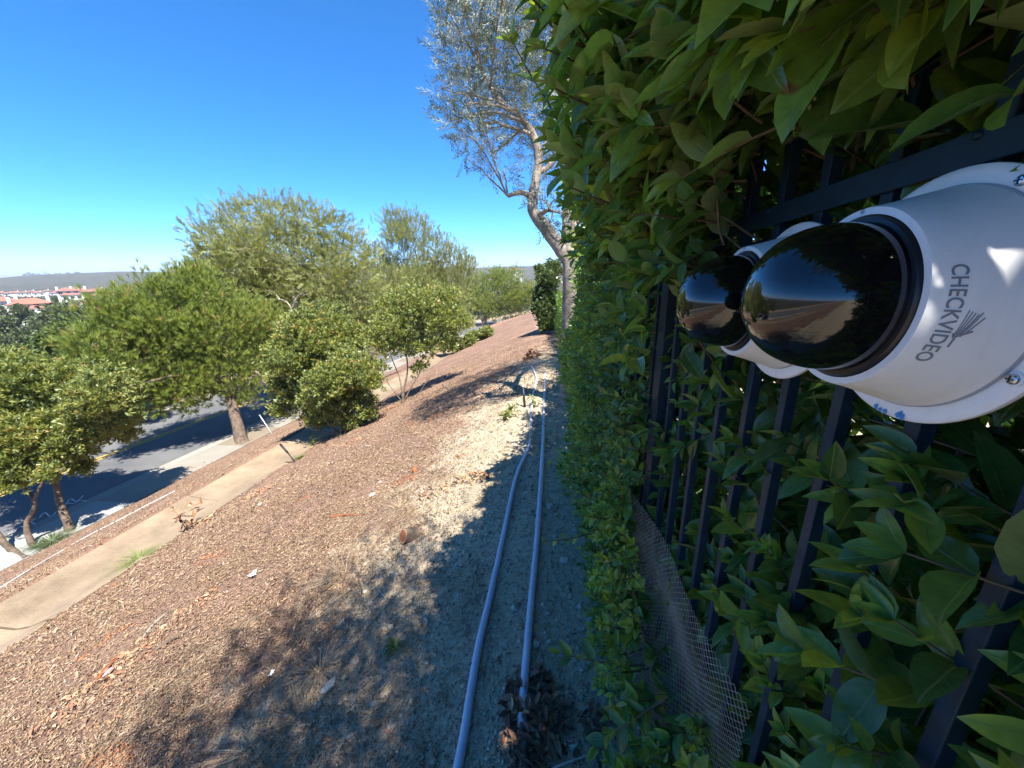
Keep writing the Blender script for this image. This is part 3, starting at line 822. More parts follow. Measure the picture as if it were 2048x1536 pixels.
pipe([(918, 1525), (940, 1395), (958, 1290), (980, 1195), (1002, 1095), (1025, 985), (1037, 940), (1056, 900), (1062, 878)], 0.0185,
     'lilac plastic pipe lying on the dirt, the one away from the fence', (0.90,), extra=[b1 + np.array([-0.02, -0.5, 0.02])])
pipe([(1062, 872), (1062, 840), (1064, 806), (1068, 780), (1073, 757), (1068, 742), (1062, 731)], 0.017, 'short upper length of lilac pipe bending beside the hedge', ())
b2 = at(1046, 1420, 0.01)
pipe([(1046, 1420), (1056, 1280), (1066, 1165), (1074, 1080), (1080, 990), (1085, 900), (1088, 820), (1090, 745)], 0.0185,
     'lilac plastic pipe lying along the hedge, its near end under dry leaves', (0.55,), extra=[b2 + np.array([0.01, -0.4, -0.004])])
pipe([(0, 1176), (60, 1139), (120, 1104), (175, 1072), (230, 1044), (287, 1014), (350, 982)], 0.012, 'thin white plastic pipe along the mulch above the sidewalk', (), 'pvc_white', 'white_pipe')
pipe([(1072, 654), (1082, 649), (1094, 645)], 0.03, 'grey pipe end on the slope beside the far dark shrub', (), 'pvc', 'pipe_end')

# ================================================================== HEDGE
class Leaves:
    def __init__(s): s.P = []; s.D = []; s.N = []; s.L = []; s.W = []; s.T = []
    def add(s, p, d, n, l, w, t): s.P.append(p); s.D.append(d); s.N.append(n); s.L.append(l); s.W.append(w); s.T.append(t)
    def arr(s): return [np.array(a_) for a_ in (s.P, s.D, s.N, s.L, s.W, s.T)]
SUNGAP = np.array(cc) + cax * 0.080 + ce1 * 0.087 - ce2 * 0.016      # a gap in the leaves lets the sun reach the lettered housing
def in_gap(p):
    q = np.asarray(p) - SUNGAP
    t = q @ SUNV
    return t > 0.03 and np.linalg.norm(q - SUNV * t) < 0.040 + 0.008 * t
KEEP = []                                               # bodies leaves must not pierce: (x, y, z, r)
for c_ in (np.array(cc), np.array(c2)):
    for k in range(5): KEEP.append((c_ + cax * (0.01 + 0.035 * k), 0.122 if k == 0 else 0.098))
CLEAR = [np.array([(1262, 975), (1300, 975), (1350, 1075), (1410, 1180), (1490, 1340), (1470, 1500), (1330, 1350), (1290, 1160)], float),
         np.array([(1298, 560), (1345, 560), (1345, 840), (1298, 840)], float)]
def inpoly(x, y, P):
    c_ = False; j = len(P) - 1
    for i in range(len(P)):
        if (P[i, 1] > y) != (P[j, 1] > y) and x < (P[j, 0] - P[i, 0]) * (y - P[i, 1]) / (P[j, 1] - P[i, 1]) + P[i, 0]: c_ = not c_
        j = i
    return c_
def blocked(p, d, l):
    if p[1] > 2.0: return False
    if p[0] < FX + 0.02:
        for f_ in (0.1, 0.6, 1.0):
            q = p + d * (l * f_)
            if q[0] < FX + 0.0:
                pp = proj(q)[0]
                if inpoly(pp[0], pp[1], CLEAR[0]) or inpoly(pp[0], pp[1], CLEAR[1]): return True
    if p[1] > 1.25: return False
    if p[0] > FX + 0.22: return in_gap(p)
    for f_ in (0.0, 0.5, 1.0):
        q = p + d * (l * f_)
        if in_gap(q): return True
        for c_, r_ in KEEP:
            if np.linalg.norm(q - c_) < r_ + 0.006: return True
        s_ = q - CAM
        if np.linalg.norm(s_) < 0.33: return True
        # keep the view of the two cameras free
        if 0.08 < q[1] < 0.80 and q[0] < FX + 0.0:
            pp = proj(q)[0]
            if pp[2] > 0.02 and ((1335 < pp[0] < 1560 and 440 < pp[1] < 715) or (1465 < pp[0] < 2300 and 318 < pp[1] < 860)): return True
            if pp[2] > 0.02 and pp[0] > 1480 and abs(pp[1] - (375 - 0.34 * (pp[0] - 1700))) < 42: return True
    return False
def shoot(lv, twigs, p, d, length, leaf_l, tint, npairs=None, droop=0.25, start=0.25, r0=0.0028):
    d = np.asarray(d, float); d /= np.linalg.norm(d)
    pts = [np.asarray(p, float)]
    n = max(3, npairs or int(length / (leaf_l * 0.42)))
    step = length / n
    side = np.cross(d, rand_unit(1)[0]); side /= np.linalg.norm(side)
    for k in range(n):
        d = d + np.array([0, 0, -droop * 0.02]) + RNG.normal(size=3) * 0.06; d /= np.linalg.norm(d)
        pts.append(pts[-1] + d * step)
        t = (k + 1) / n
        if t < start: continue
        side = np.cross(d, side); side /= (np.linalg.norm(side) + 1e-9)       # decussate pairs
        for s_ in (-1, 1):
            ld = s_ * side * 1.0 + d * (0.55 + 0.5 * t) + np.array([0, 0, 0.10]) + RNG.normal(size=3) * 0.22
            ld /= np.linalg.norm(ld)
            nn = np.array([-0.35, -0.15, 0.9]) + 0.5 * d + RNG.normal(size=3) * 0.35
            l = leaf_l * RNG.uniform(0.7, 1.15) * (1.0 - 0.35 * max(0, t - 0.7) / 0.3)
            if blocked(pts[-1], ld, l): continue
            lv.add(pts[-1], ld, nn, l, l * RNG.uniform(0.43, 0.60), np.clip(tint + RNG.normal() * 0.16 + 0.22 * max(0, t - 0.6), 0, 1))
    if not blocked(pts[-1], d, leaf_l * 0.6):
        for s_ in (-1, 1):
            ld = d + s_ * 0.35 * side + RNG.normal(size=3) * 0.1
            lv.add(pts[-1], ld, np.array([-0.4, -0.2, 0.8]) + RNG.normal(size=3) * 0.3, leaf_l * RNG.uniform(.45, .75), leaf_l * 0.26, np.clip(tint + 0.2, 0, 1))
    ok = not any(blocked(q, d, 0.0) for q in pts[1:])
    if ok: twigs.tube(pts, list(np.linspace(r0, r0 * 0.4, len(pts))), 5, cap=False)

def shrub_section(y0, y1, near):
    lv = Leaves(); tw = MB()
    L = y1 - y0
    def U(a_, b_): return RNG.uniform(a_, b_)
    def outd(up=0.4): return np.array([-1.0, RNG.normal() * 0.55 - 0.1, up + RNG.normal() * 0.4])
    # 1 body of the hedge behind the pickets
    for _ in range(int(520 * L)):
        y_ = U(y0, y1); z_ = U(0.05, 2.2)
        p = (FX + U(0.09, 0.30), y_, z_ - G * y_)
        shoot(lv, tw, p, outd(), U(0.10, 0.20), U(0.06, 0.105), U(0.15, 0.55))
    for _ in range(int(380 * L)):
        y_ = U(y0, y1); z_ = U(0.0, 2.2)
        shoot(lv, tw, (FX + U(0.3, 0.75), y_, z_ - G * y_), outd(), U(0.12, 0.24), U(0.06, 0.09), U(0.05, 0.35))
    # 2 leaves poking between the pickets
    for _ in range(int(210 * L)):
        y_ = U(y0, y1); z_ = U(0.05, 1.66)
        if y_ > 1.32: break
        sc_ = 0.6 if 1.15 < z_ < 1.62 else 1.0
        if U(0, 1) > sc_: continue
        shoot(lv, tw, (FX + 0.08, y_, z_ - G * y_), outd(0.5), U(0.07, 0.17), U(0.05, 0.10), U(0.25, 0.7))
    # 3 top growth hanging over the rail
    for _ in range(int(210 * L)):
        y_ = U(y0, y1)
        z_ = U(1.80, 2.26)
        lean = 0.10 + 0.26 * smooth(0.35, 1.0, y_) * (1 - 0.7 * smooth(1.1, 1.6, y_))
        shoot(lv, tw, (FX + U(-0.02, 0.16) - lean * U(0.0, 0.5), y_, z_ - G * y_), outd(0.35) + np.array([0, 0, 0.1]), U(0.14, 0.30), (U(0.10, 0.155) if y_ < 1.0 else U(0.085, 0.13)), U(0.35, 0.8))
    # 4 growth in front of the fence past the post, and the low bulge
    for _ in range(int(620 * L)):
        y_ = U(y0, y1); z_ = U(0.04, 1.95)
        if y_ < 1.28 and z_ > 0.0: continue
        shoot(lv, tw, (FX + U(-0.09, 0.14), y_, z_ - G * y_), outd(0.45), U(0.08, 0.17), U(0.042, 0.066), U(0.25, 0.75))
    return lv, tw
sections = []
bounds = [(-0.6, 0.78), (0.78, 1.55), (1.55, 2.6)]
seclabels = ['broad-leaved evergreen hedge shrub around the lettered camera', 'evergreen hedge shrub around the plainer second camera and the fence post', 'evergreen hedge shrub just beyond the square fence post']
for (y0, y1) in bounds:
    sections.append(shrub_section(y0, y1, True))
lv, tw = sections[0]
for _ in range(150):
    y_ = RNG.uniform(0.0, 0.85); z_ = RNG.uniform(1.84, 2.24)
    shoot(lv, tw, (FX + RNG.uniform(-.05, .12) - .10 * RNG.random() * (y_ > .35), y_, z_ - G * y_), np.array([-.7, -.25, .35]) + RNG.normal(size=3) * .45, RNG.uniform(.14, .28), RNG.uniform(.10, .155), RNG.uniform(.35, .75))
for _ in range(260):
    y_ = RNG.uniform(-0.6, 0.8); z_ = RNG.uniform(0.1, 2.25)
    shoot(lv, tw, (FX + RNG.uniform(.45, 1.0), y_, z_ - G * y_), np.array([-.7, -.25, .35]) + RNG.normal(size=3) * .5, RNG.uniform(.15, .28), RNG.uniform(.08, .12), RNG.uniform(.1, .4))
lv, tw = sections[1]
for _ in range(120):
    y_ = RNG.uniform(0.82, 1.35); z_ = RNG.uniform(1.45, 2.05)
    shoot(lv, tw, (FX - RNG.uniform(-.02, .10), y_, z_ - G * y_), np.array([-.8, -.25, .3]) + RNG.normal(size=3) * .45, RNG.uniform(.10, .22), RNG.uniform(.06, .10), RNG.uniform(.3, .8))
# low pale bulge in front of the screen (second shrub) and big low leaves (first shrub)
lv, tw = sections[1]
for _ in range(95):
    y_ = RNG.uniform(0.98, 1.62); z_ = RNG.uniform(0.06, 0.72)
    shoot(lv, tw, (FX - RNG.uniform(0.02, 0.14), y_, z_ - G * y_), np.array([-1, -0.35, 0.55]) + RNG.normal(size=3) * .35, RNG.uniform(.07, .15), RNG.uniform(.035, .055), RNG.uniform(.62, .95))
lv, tw = sections[0]
for _ in range(64):
    y_ = RNG.uniform(0.30, 0.98); z_ = RNG.uniform(0.02, 0.62) * (1.0 if y_ < 0.6 else 0.6)
    shoot(lv, tw, (FX - RNG.uniform(-0.04, 0.09), y_, z_ - G * y_), np.array([-1, -0.3, 0.7]) + RNG.normal(size=3) * .4, RNG.uniform(.08, .18), RNG.uniform(.05, .08), RNG.uniform(.3, .75))
# long shoots reaching over the path, seen against the sky
lv, tw = sections[1]
def long_shoot(tip, base, ll, tint, n=7, r0=0.004):
    b = np.array(base); e_ = np.array(tip)
    shoot(lv, tw, b, e_ - b, np.linalg.norm(e_ - b), ll, tint, n, 0.0, 0.2, r0)
def tipat(x, y, Y):
    q = ray(x, y); return CAM + q * (Y / q[1])
for (tx, ty, Yt, bx, by, Yb, ll, tn) in [(1015, 105, 1.15, 1165, 330, 1.35, .085, .45), (1020, -30, 1.0, 1180, 110, 1.2, .09, .5), (1095, -40, 0.95, 1190, 130, 1.2, .095, .55),
        (1120, 180, 1.1, 1250, 330, 1.3, .08, .5), (1145, 300, 1.25, 1240, 400, 1.45, .06, .85), (1150, 370, 1.35, 1235, 450, 1.5, .055, .9), (1160, 430, 1.5, 1250, 520, 1.6, .055, .8),
        (1230, -30, 0.9, 1270, 160, 1.15, .095, .45), (1300, -60, .85, 1330, 150, 1.05, .09, .4), (1420, -30, .7, 1440, 160, .85, .09, .4), (1170, 120, 1.05, 1300, 260, 1.25, .09, .45),
        (1090, 1085, 1.55, 1230, 1060, 1.7, .05, .6), (1110, 930, 2.1, 1220, 960, 2.2, .05, .7), (1120, 1350, 0.98, 1290, 1330, 1.0, .07, .35), (1180, 1440, .85, 1330, 1400, .85, .07, .4)]:
    long_shoot(tipat(tx, ty, Yt), tipat(bx, by, Yb), ll, tn)

for _ in range(38):
    Yb = RNG.uniform(1.0, 1.5); bx, by = RNG.uniform(1170, 1420), RNG.uniform(-60, 470)
    tx, ty = bx - RNG.uniform(40, 130), by - RNG.uniform(30, 110)
    if tx < 1000 + 0.36 * max(0, ty): tx = 1000 + 0.36 * max(0, ty)
    long_shoot(tipat(tx, ty, Yb - RNG.uniform(.1, .3)), tipat(bx, by, Yb), RNG.uniform(.08, .12), RNG.uniform(.45, .95), 5)
def build_shrub(name, lv, tw, y0, y1, label, nobj, group):
    P, D, N, L, W, T = lv.arr()
    root = empty(name, (FX + 0.35, 0.5 * (y0 + y1), -G * 0.5 * (y0 + y1)), label, 'hedge', group)
    mid = P + D / np.linalg.norm(D, axis=1, keepdims=True) * L[:, None] * 0.5
    pp = proj(mid)
    onscr = (pp[:, 2] > 0.1) & (pp[:, 0] > 0) & (pp[:, 0] < 2048) & (pp[:, 1] > 0) & (pp[:, 1] < 1536)
    size = np.where(onscr, L / np.maximum(pp[:, 2], 0.1), 0) * np.where(mid[:, 0] < FX + 0.02, 1.0, 0.45)
    order = np.argsort(-size); sel = order[:nobj]; rest = order[nobj:]
    # shared leaf meshes: 5 shapes x 6 tints
    vars_ = []
    for i in range(5):
        (tv, tf), uv = leaf_template(6, fold=[.22, .35, .12, .3, .2][i], curl=[.10, .22, .3, .05, .16][i], twist=[0, .3, -.3, .15, -.15][i], wave=[.008, .012, .0, .015, .01][i])
        row = []
        for k in range(6):
            me = mesh_np('leaf', np.array(tv), np.concatenate([np.array(f) for f in tf]), np.arange(len(tf)) * 4, np.full(len(tv), (k + .5) / 6), uv)
            me.materials.append(M['hedge']); me.polygons.foreach_set('use_smooth', np.ones(len(me.polygons), bool)); row.append(me)
        vars_.append(row)
    B = basis(D[sel], N[sel])
    rl = Vector(root.location)
    for i, k in enumerate(sel):
        me = vars_[int(RNG.integers(5))][int(min(5, T[k] * 6))]
        o = bpy.data.objects.new('leaf', me); COL.objects.link(o); o.parent = root
        m = np.eye(4); m[:3, :3] = B[i] * np.array([W[k], L[k], L[k]])[None, :]; m[:3, 3] = P[k] - np.array(rl)
        o.matrix_basis = Matrix(m.tolist())
    if len(rest):
        o = batch('foliage', LEAF4, P[rest], D[rest], N[rest], L[rest], W[rest], T[rest], M['hedge'], root, True, UV4)
        o['kind'] = 'stuff'
    if len(tw.v):
        tw.build('twigs', M['twig'], root, True)['kind'] = 'stuff'
    # main stems
    for k in range(max(3, int((y1 - y0) * 7))):
        y_ = RNG.uniform(y0, y1); x_ = FX + RNG.uniform(0.07, 0.3)
        pts = [(x_, y_, -G * y_ - 0.02)]; lean_ = RNG.normal() * 0.02
        for j in range(1, 9):
            pts.append((x_ + RNG.normal() * 0.018, y_ + lean_ * j + RNG.normal() * 0.022, -G * y_ + j * 0.28))
        mb = MB(); mb.tube(dense(pts, 3), list(np.linspace(0.0085, 0.003, 25)), 7, False, wob=0.1); mb.build('stem', M['twig_grey'], root, True)
    return root
GRP = 'evergreen hedge along the fence'
for (b_, s_, lab, n_) in zip(bounds, sections, seclabels, (300, 300, 160)):
    rt = build_shrub('hedge_shrub', s_[0], s_[1], b_[0], b_[1], lab, n_, GRP)
    if b_[0] < 0: shrub0 = rt
    elif b_[0] < 1: shrub1 = rt
def back_fill(y0, y1, n, root):
    P = np.c_[RNG.uniform(FX + .35, FX + 1.15, n), RNG.uniform(y0, y1, n), RNG.uniform(.02, 2.25, n)]
    P[:, 2] -= G * P[:, 1]
    t = (P - SUNGAP) @ SUNV; ok = np.linalg.norm(P - SUNGAP - t[:, None] * SUNV, axis=1) > .07
    P = P[ok]; K = len(P); L = RNG.uniform(.06, .11, K)
    batch('inner_foliage', LEAF3, P, rand_unit(K) + [-.5, -.1, .3], rand_unit(K) * .5 + [-.3, 0, .7], L, L * .5, np.clip(.3 + .15 * RNG.normal(size=K), 0, 1), M['hedge'], root, True, UV3)['kind'] = 'stuff'
back_fill(-1.6, .8, 14000, shrub0); back_fill(.8, 1.7, 4500, shrub1)
# berries
def berry_cluster(c, r, n, root):
    mb = MB()
    bt = []
    for k in range(n):
        d = rand_unit(1)[0] * r * RNG.uniform(0.25, 1) ** .6; d[0] -= 0.2 * r
        q = np.array(c) + d * np.array([.8, 1.2, .8]); rr = RNG.uniform(.0023, .0034)
        mb.lathe(q - [0, 0, rr * 1.3], (RNG.normal() * .4, RNG.normal() * .4, 1), [(0, 0.0001), (rr * .35, rr * .75), (rr * 1.2, rr), (rr * 2.1, rr * .7), (rr * 2.5, .0001)], 7, tint=RNG.uniform(0, 1))
        bt.append(q)
    cl = mb.build('berry_cluster', M['berry'], root, True)
    mb = MB()
    for q in bt[::2]: mb.tube([np.array(c) + [0.035, 0.0, 0.012], 0.5 * (q + np.array(c)) + [0.012, 0, 0.002], q], [.0012, .0008, .0005], 4, False)
    mb.build('stalk', M['twig'], cl)
berry_cluster((0.37, 0.80, 1.885), 0.022, 60, shrub1)
berry_cluster((0.37, 0.675, 1.812), 0.032, 110, shrub0)

def far_hedge(y0, y1, label, leaf, dens, tintm, xf, h0):
    P = []; D = []; N = []; n = int(dens * (y1 - y0))
    y_ = RNG.uniform(y0, y1, n); z_ = RNG.uniform(0.03, 1, n)
    top = h0 + 0.2 * vnoise(y_, y_ * 0, 0.7, 12) + 0.10 * RNG.normal(size=n)
    z_ = z_ * top
    xb = xf + 0.12 * vnoise(y_, z_, 0.5, 13) + 0.07 * vnoise(y_, z_, 0.2, 14)
    x_ = xb + np.abs(RNG.normal(size=n)) * 0.13
    k = RNG.random(n) < 0.25
    x_ = np.where(k, RNG.uniform(xf, xf + 0.8, n), x_)
    P = np.c_[x_, y_, z_ - G * y_]
    D = np.c_[-0.7 + RNG.normal(size=n) * .5, RNG.normal(size=n) * .6 - .1, 0.35 + RNG.normal(size=n) * .5]
    N = np.c_[-0.4 + RNG.normal(size=n) * .4, RNG.normal(size=n) * .4, 0.8 + RNG.normal(size=n) * .2]
    root = empty('hedge_shrub', (xf + 0.45, .5 * (y0 + y1), -G * .5 * (y0 + y1)), label, 'hedge', GRP)
    L = leaf * RNG.uniform(.7, 1.2, n)
    o = batch('foliage', LEAF3, P, D, N, L, L * .48, np.clip(tintm + .2 * RNG.normal(size=n), 0, 1), M['hedge'], root, True, UV3); o['kind'] = 'stuff'
    for q in range(int((y1 - y0) * 3)):
        yy = RNG.uniform(y0, y1); xx = xf + RNG.uniform(.1, .5)
        mb = MB(); mb.tube([(xx, yy, -G * yy - .03), (xx + RNG.normal() * .05, yy + RNG.normal() * .08, .8 - G * yy), (xx + RNG.normal() * .1, yy + RNG.normal() * .2, 1.9 - G * yy)], [.014, .01, .005], 6, False); mb.build('stem', M['twig_grey'], root, True)
    return root
far_hedge(2.6, 4.2, 'dense evergreen hedge shrub in front of the olive trunk', 0.062, 5200, 0.58, 0.27, 2.0)
far_hedge(4.2, 6.4, 'evergreen hedge shrub growing round the foot of the olive tree', 0.062, 4200, 0.6, 0.40, 1.5)
far_hedge(6.4, 10.0, 'evergreen hedge shrub just past the olive tree', 0.065, 2400, 0.55, 0.5, 1.4)
far_hedge(10.0, 15.0, 'far evergreen hedge shrub before the end of the row', 0.07, 1500, 0.5, 0.5, 1.4)
far_hedge(15.0, 23.0, 'last evergreen hedge shrub at the far end of the row', 0.08, 900, 0.5, 0.5, 1.5)

# ================================================================== TREES
NEEDLE = None
def tuft_template(n, spread, w):
    """brush of n thin blades pointing along +y"""
    rg = np.random.default_rng(5); V = []; F = []
    for k in range(n):
        a_ = 2 * math.pi * k / n + rg.uniform(-.3, .3); s_ = spread * rg.uniform(.35, 1.0); l = rg.uniform(.7, 1.0)
        d = np.array([math.cos(a_) * s_, 1.0, math.sin(a_) * s_]); d = d / np.linalg.norm(d) * l
        q = np.array([-math.sin(a_), 0, math.cos(a_)]) * w
        b = len(V); o = np.array([0, rg.uniform(-.15, .1), 0])
        V += [o - q * .6, o + q * .6, o + d * 0.55 + q, o + d]; F += [(b, b + 1, b + 2, b + 3)]
    return (V, F)
def sprig_template(n, ang, w, leaf, droop):
    """twig along +y with slim leaves"""
    V = []; F = []; rg = np.random.default_rng(9)
    for k in range(n):
        t = (k + 1) / n; a_ = k * 2.4
        o = np.array([0, t * .8, -droop * t * t])
        d = np.array([math.cos(a_) * ang, 1.0, math.sin(a_) * ang - droop * t]); d /= np.linalg.norm(d)
        l = leaf * rg.uniform(.7, 1.1); q = np.cross(d, [0.3, 0.1, 1]); q = q / np.linalg.norm(q) * w
        b = len(V); V += [o, o + d * l * .5 + q, o + d * l, o + d * l * .5 - q]; F += [(b, b + 1, b + 2, b + 3)]
    return (V, F)
def rosette_template(n, w, spread=0.9):
    V = []; F = []; rg = np.random.default_rng(3)
    for k in range(n):
        a_ = k * 2.4; s_ = spread * rg.uniform(.4, 1.2)
        d = np.array([math.cos(a_) * s_, rg.uniform(.25, 1), math.sin(a_) * s_]); d /= np.linalg.norm(d)
        o = np.array([0, rg.uniform(-.5, .3), 0]) + d * .1; q = np.cross(d, rg.normal(size=3)); q = q / np.linalg.norm(q) * w
        nn = np.cross(d, q) * .25
        b = len(V); V += [o, o + d * .5 + q + nn, o + d, o + d * .5 - q + nn]; F += [(b, b + 1, b + 2, b + 3)]
    return (V, F)
T_PINE = tuft_template(14, 0.55, 0.034)
T_FEATH = sprig_template(12, 0.55, 0.035, 0.34, 0.18)
T_OLIVE = sprig_template(12, 0.62, 0.022, 0.26, 0.10)
T_BROAD = rosette_template(9, 0.20)
T_DARK = rosette_template(8, 0.24)
T_FAR = rosette_template(6, 0.33, 1.4)

def blob_points(blobs, n, shell=0.55):
    vol = np.array([b[1] ** 2 for b in blobs]); cnt = np.maximum(1, (n * vol / vol.sum()).astype(int))
    P = []; D = []
    for (c_, r_), m in zip(blobs, cnt):
        d = rand_unit(m); rad = RNG.uniform(shell ** 3, 1.08, m) ** (1 / 3)
        rad = rad * (1 + 0.22 * np.clip(RNG.normal(size=m), -2, 1.3)); wob = 1 + 0.25 * vnoise(d[:, 0] * 3 + c_[0], d[:, 2] * 3 + d[:, 1] * 2.3 + c_[1], 1.0, 21)
        sc_ = np.array([1.0, 1.0, 0.85])
        P.append(np.asarray(c_) + d * (rad * wob * r_)[:, None] * sc_); D.append(d)
    return np.concatenate(P), np.concatenate(D)
def limb(mb, a_, b_, r0, r1, n=7, sag=0.07, bow=None, segs=7):
    a_ = np.asarray(a_, float); b_ = np.asarray(b_, float); l = np.linalg.norm(b_ - a_)
    off = rand_unit(1)[0] * l * sag; off[2] += l * 0.06
    pts = [a_ + (b_ - a_) * t + off * math.sin(math.pi * t) + RNG.normal(size=3) * l * 0.012 * (0 < t < 1) for t in np.linspace(0, 1, segs)]
    mb.tube(pts, list(np.linspace(r0, r1, segs)), n, False, wob=.08)
    return pts
def tree(name, label, cat, trunk, rad, blobs, kind, ntuft, size, mat, bark='bark', group=None, up=0.5, out=0.7, tint=(0.45, 0.22), twigs=3, limb_r=0.35, extra_trunks=(), shell=0.55, limb_from=(0.45, 1.0)):
    trunk = [np.asarray(p, float) for p in trunk]
    root = empty(name, trunk[0], label, cat, group)
    mb = MB(); path = dense(trunk, 5)
    rr = np.interp(np.linspace(0, 1, len(path)), np.linspace(0, 1, len(rad)), rad)
    rr[0] *= 1.25
    mb.tube(path, list(rr), 10, False, wob=0.07); mb.build('trunk', M[bark], root, True)
    tops = [(path, rr)]
    for (tp, tr) in extra_trunks:
        mb = MB(); p2 = dense([np.asarray(p, float) for p in tp], 5); r2 = np.interp(np.linspace(0, 1, len(p2)), np.linspace(0, 1, len(tr)), tr)
        mb.tube(p2, list(r2), 9, False, wob=.07); mb.build('trunk', M[bark], root, True); tops.append((p2, r2))
    bl = MB()
    for (c_, r_) in blobs:
        c_ = np.asarray(c_, float)
        best = None
        for (pt, ra) in tops:
            i0 = int(limb_from[0] * (len(pt) - 1)); i1 = max(i0 + 1, int(limb_from[1] * (len(pt) - 1)))
            for i in range(i0, i1 + 1):
                dz = c_[2] - pt[i][2]
                s_ = np.linalg.norm(c_ - pt[i]) + (2.0 if dz < -0.3 * r_ else 0)
                if best is None or s_ < best[0]: best = (s_, pt[i], ra[i])
        r0 = max(0.012, best[2] * 0.55)
        pts = limb(bl, best[1], c_ + RNG.normal(size=3) * 0.1 * r_, r0, r0 * limb_r, 7)
        for _ in range(twigs):
            e_ = c_ + rand_unit(1)[0] * r_ * 0.85
            limb(bl, pts[int(RNG.integers(3, 7))], e_, r0 * 0.35, r0 * 0.08, 5, segs=5)
    bo = bl.build('branches', M[bark], root, True)
    if name == 'shrub': bo['kind'] = 'stuff'
    P, D = blob_points(blobs, ntuft, shell)
    tq = (P - SUNGAP) @ SUNV; far = np.linalg.norm(P - SUNGAP - tq[:, None] * SUNV, axis=1) > 0.16
    P, D = P[far], D[far]
    K = len(P)
    D2 = D * out + np.array([0, 0, up]) + RNG.normal(size=(K, 3)) * 0.35
    N2 = rand_unit(K)
    S = size * RNG.uniform(.65, 1.25, K)
    T = np.clip(tint[0] + tint[1] * RNG.normal(size=K) + 0.12 * vnoise(P[:, 0] * 1.7, P[:, 2] * 1.7 + P[:, 1], 1.0, 4), 0, 1)
    o = batch('crown', kind, P, D2, N2, S, S, T, M[mat], root, False)
    return root
def blobs_px(lst, depth, jit=0.35, fill=0, fr=0.8, flat=1.0):
    """crown lobes from picture positions: (x, y, radius px[, depth offset m])"""
    out = []
    for b in lst:
        dd = depth + (b[3] if len(b) > 3 else RNG.uniform(-jit, jit))
        out.append((px_depth(b[0], b[1], dd), b[2] / FPX * dd))
    cs = np.array([b[0] for b in out]); c0 = cs.mean(0); hw = float(np.hypot(cs.std(0)[0], cs.std(0)[1])) * 1.2
    base = list(out); fw = np.array([_f[0], _f[1], 0]); fw /= np.linalg.norm(fw)
    for _ in range(fill):                              # lobes in the depth of the crown
        b = base[int(RNG.integers(len(base)))]
        q = b[0] + (c0 - b[0]) * RNG.uniform(.15, .5) + fw * RNG.choice([-1, 1]) * RNG.uniform(.4, 1.0) * hw * .8
        out.append((q, b[1] * fr))
    return out
def depth_of(p): return float((np.asarray(p) - CAM) @ _f)

# spreading pine over the road
pb = at(484, 884); d0 = depth_of(pb)
pine_blobs = blobs_px([(250, 640, 62, -2.2), (330, 600, 62, -1), (400, 590, 60, -.2), (180, 690, 48, -3.2), (330, 680, 75, -1), (430, 660, 75, .2), (500, 640, 55, 1.2), (260, 720, 60, -2.2), (350, 760, 60, -1), (430, 740, 62, 0),
                       (505, 730, 50, 1.2), (230, 610, 40, -2.4), (370, 560, 34, -.4), (300, 800, 40, -1.4), (480, 785, 34, .6), (390, 545, 26, -.2), (150, 740, 40, -3.6), (230, 785, 40, -2.2), (375, 795, 36, -.6), (205, 745, 44, -3)], d0, 0.8, 8, .7)
tree('pine_tree', 'bright green spreading pine whose shadow covers the road', 'tree', [pb - [0, 0, .1], px_depth(474, 846, d0), px_depth(462, 800, d0 + .1), px_depth(452, 755, d0 + .2), px_depth(430, 700, d0 + .3), px_depth(400, 640, d0 + .4)],
     [.29, .23, .2, .17, .12, .06], pine_blobs, T_PINE, 13000, 0.31, 'pine', up=.75, out=.6, tint=(.55, .2), limb_from=(.3, 1))
# tall feathery tree behind it
fb = at(640, 815); fb = np.array([-12.9 + float(bend(19.5)), 19.5, float(zg(-12.9, 19.5))]); d1 = depth_of(fb)
xb, yb, _ = proj(fb)[0]
f_blobs = blobs_px([(440, 480, 52), (500, 450, 56), (560, 445, 52), (620, 450, 48), (670, 470, 46), (700, 510, 46), (560, 510, 70), (480, 540, 66), (640, 545, 68), (700, 570, 56), (540, 590, 66, .6), (620, 620, 66, .6), (690, 640, 56, .5), (440, 560, 50), (520, 640, 60, .8), (600, 680, 58, .8), (425, 515, 34), (660, 700, 50, .8), (740, 610, 45, .5), (560, 720, 50, .8), (735, 690, 45, .6), (700, 740, 40, .6), (770, 650, 36, .6), (540, 690, 40, .6)], d1, 0.9, 12, .75)
ft = tree('feathery_tree', 'tall feathery grey green tree with bare grey branches inside', 'tree', [fb - [0, 0, .1], fb + [.2, .1, 1.5], px_depth(600, 690, d1), px_depth(590, 600, d1), px_depth(575, 520, d1 + .2)],
     [.3, .26, .2, .13, .05], f_blobs, T_FEATH, 24000, 0.46, 'feather', 'bark_pale', up=.30, out=.8, tint=(.5, .22), limb_from=(.3, 1), twigs=4)
for pts in ([(590, 640), (575, 605), (545, 598), (520, 604)], [(600, 645), (612, 612), (640, 600), (668, 602)], [(585, 615), (598, 590), (640, 578)], [(630, 602), (650, 612), (672, 608)], [(560, 600), (548, 585), (530, 580)]):
    P_ = dense([px_depth(x_, y_, d1 - 1.6 + .25 * k_) for k_, (x_, y_) in enumerate(pts)], 4)
    mb = MB(); mb.tube(P_, list(np.linspace(.05, .012, len(P_))), 6, False, wob=.1); mb.build('dead_branch', M['bark_pale'], ft, True)
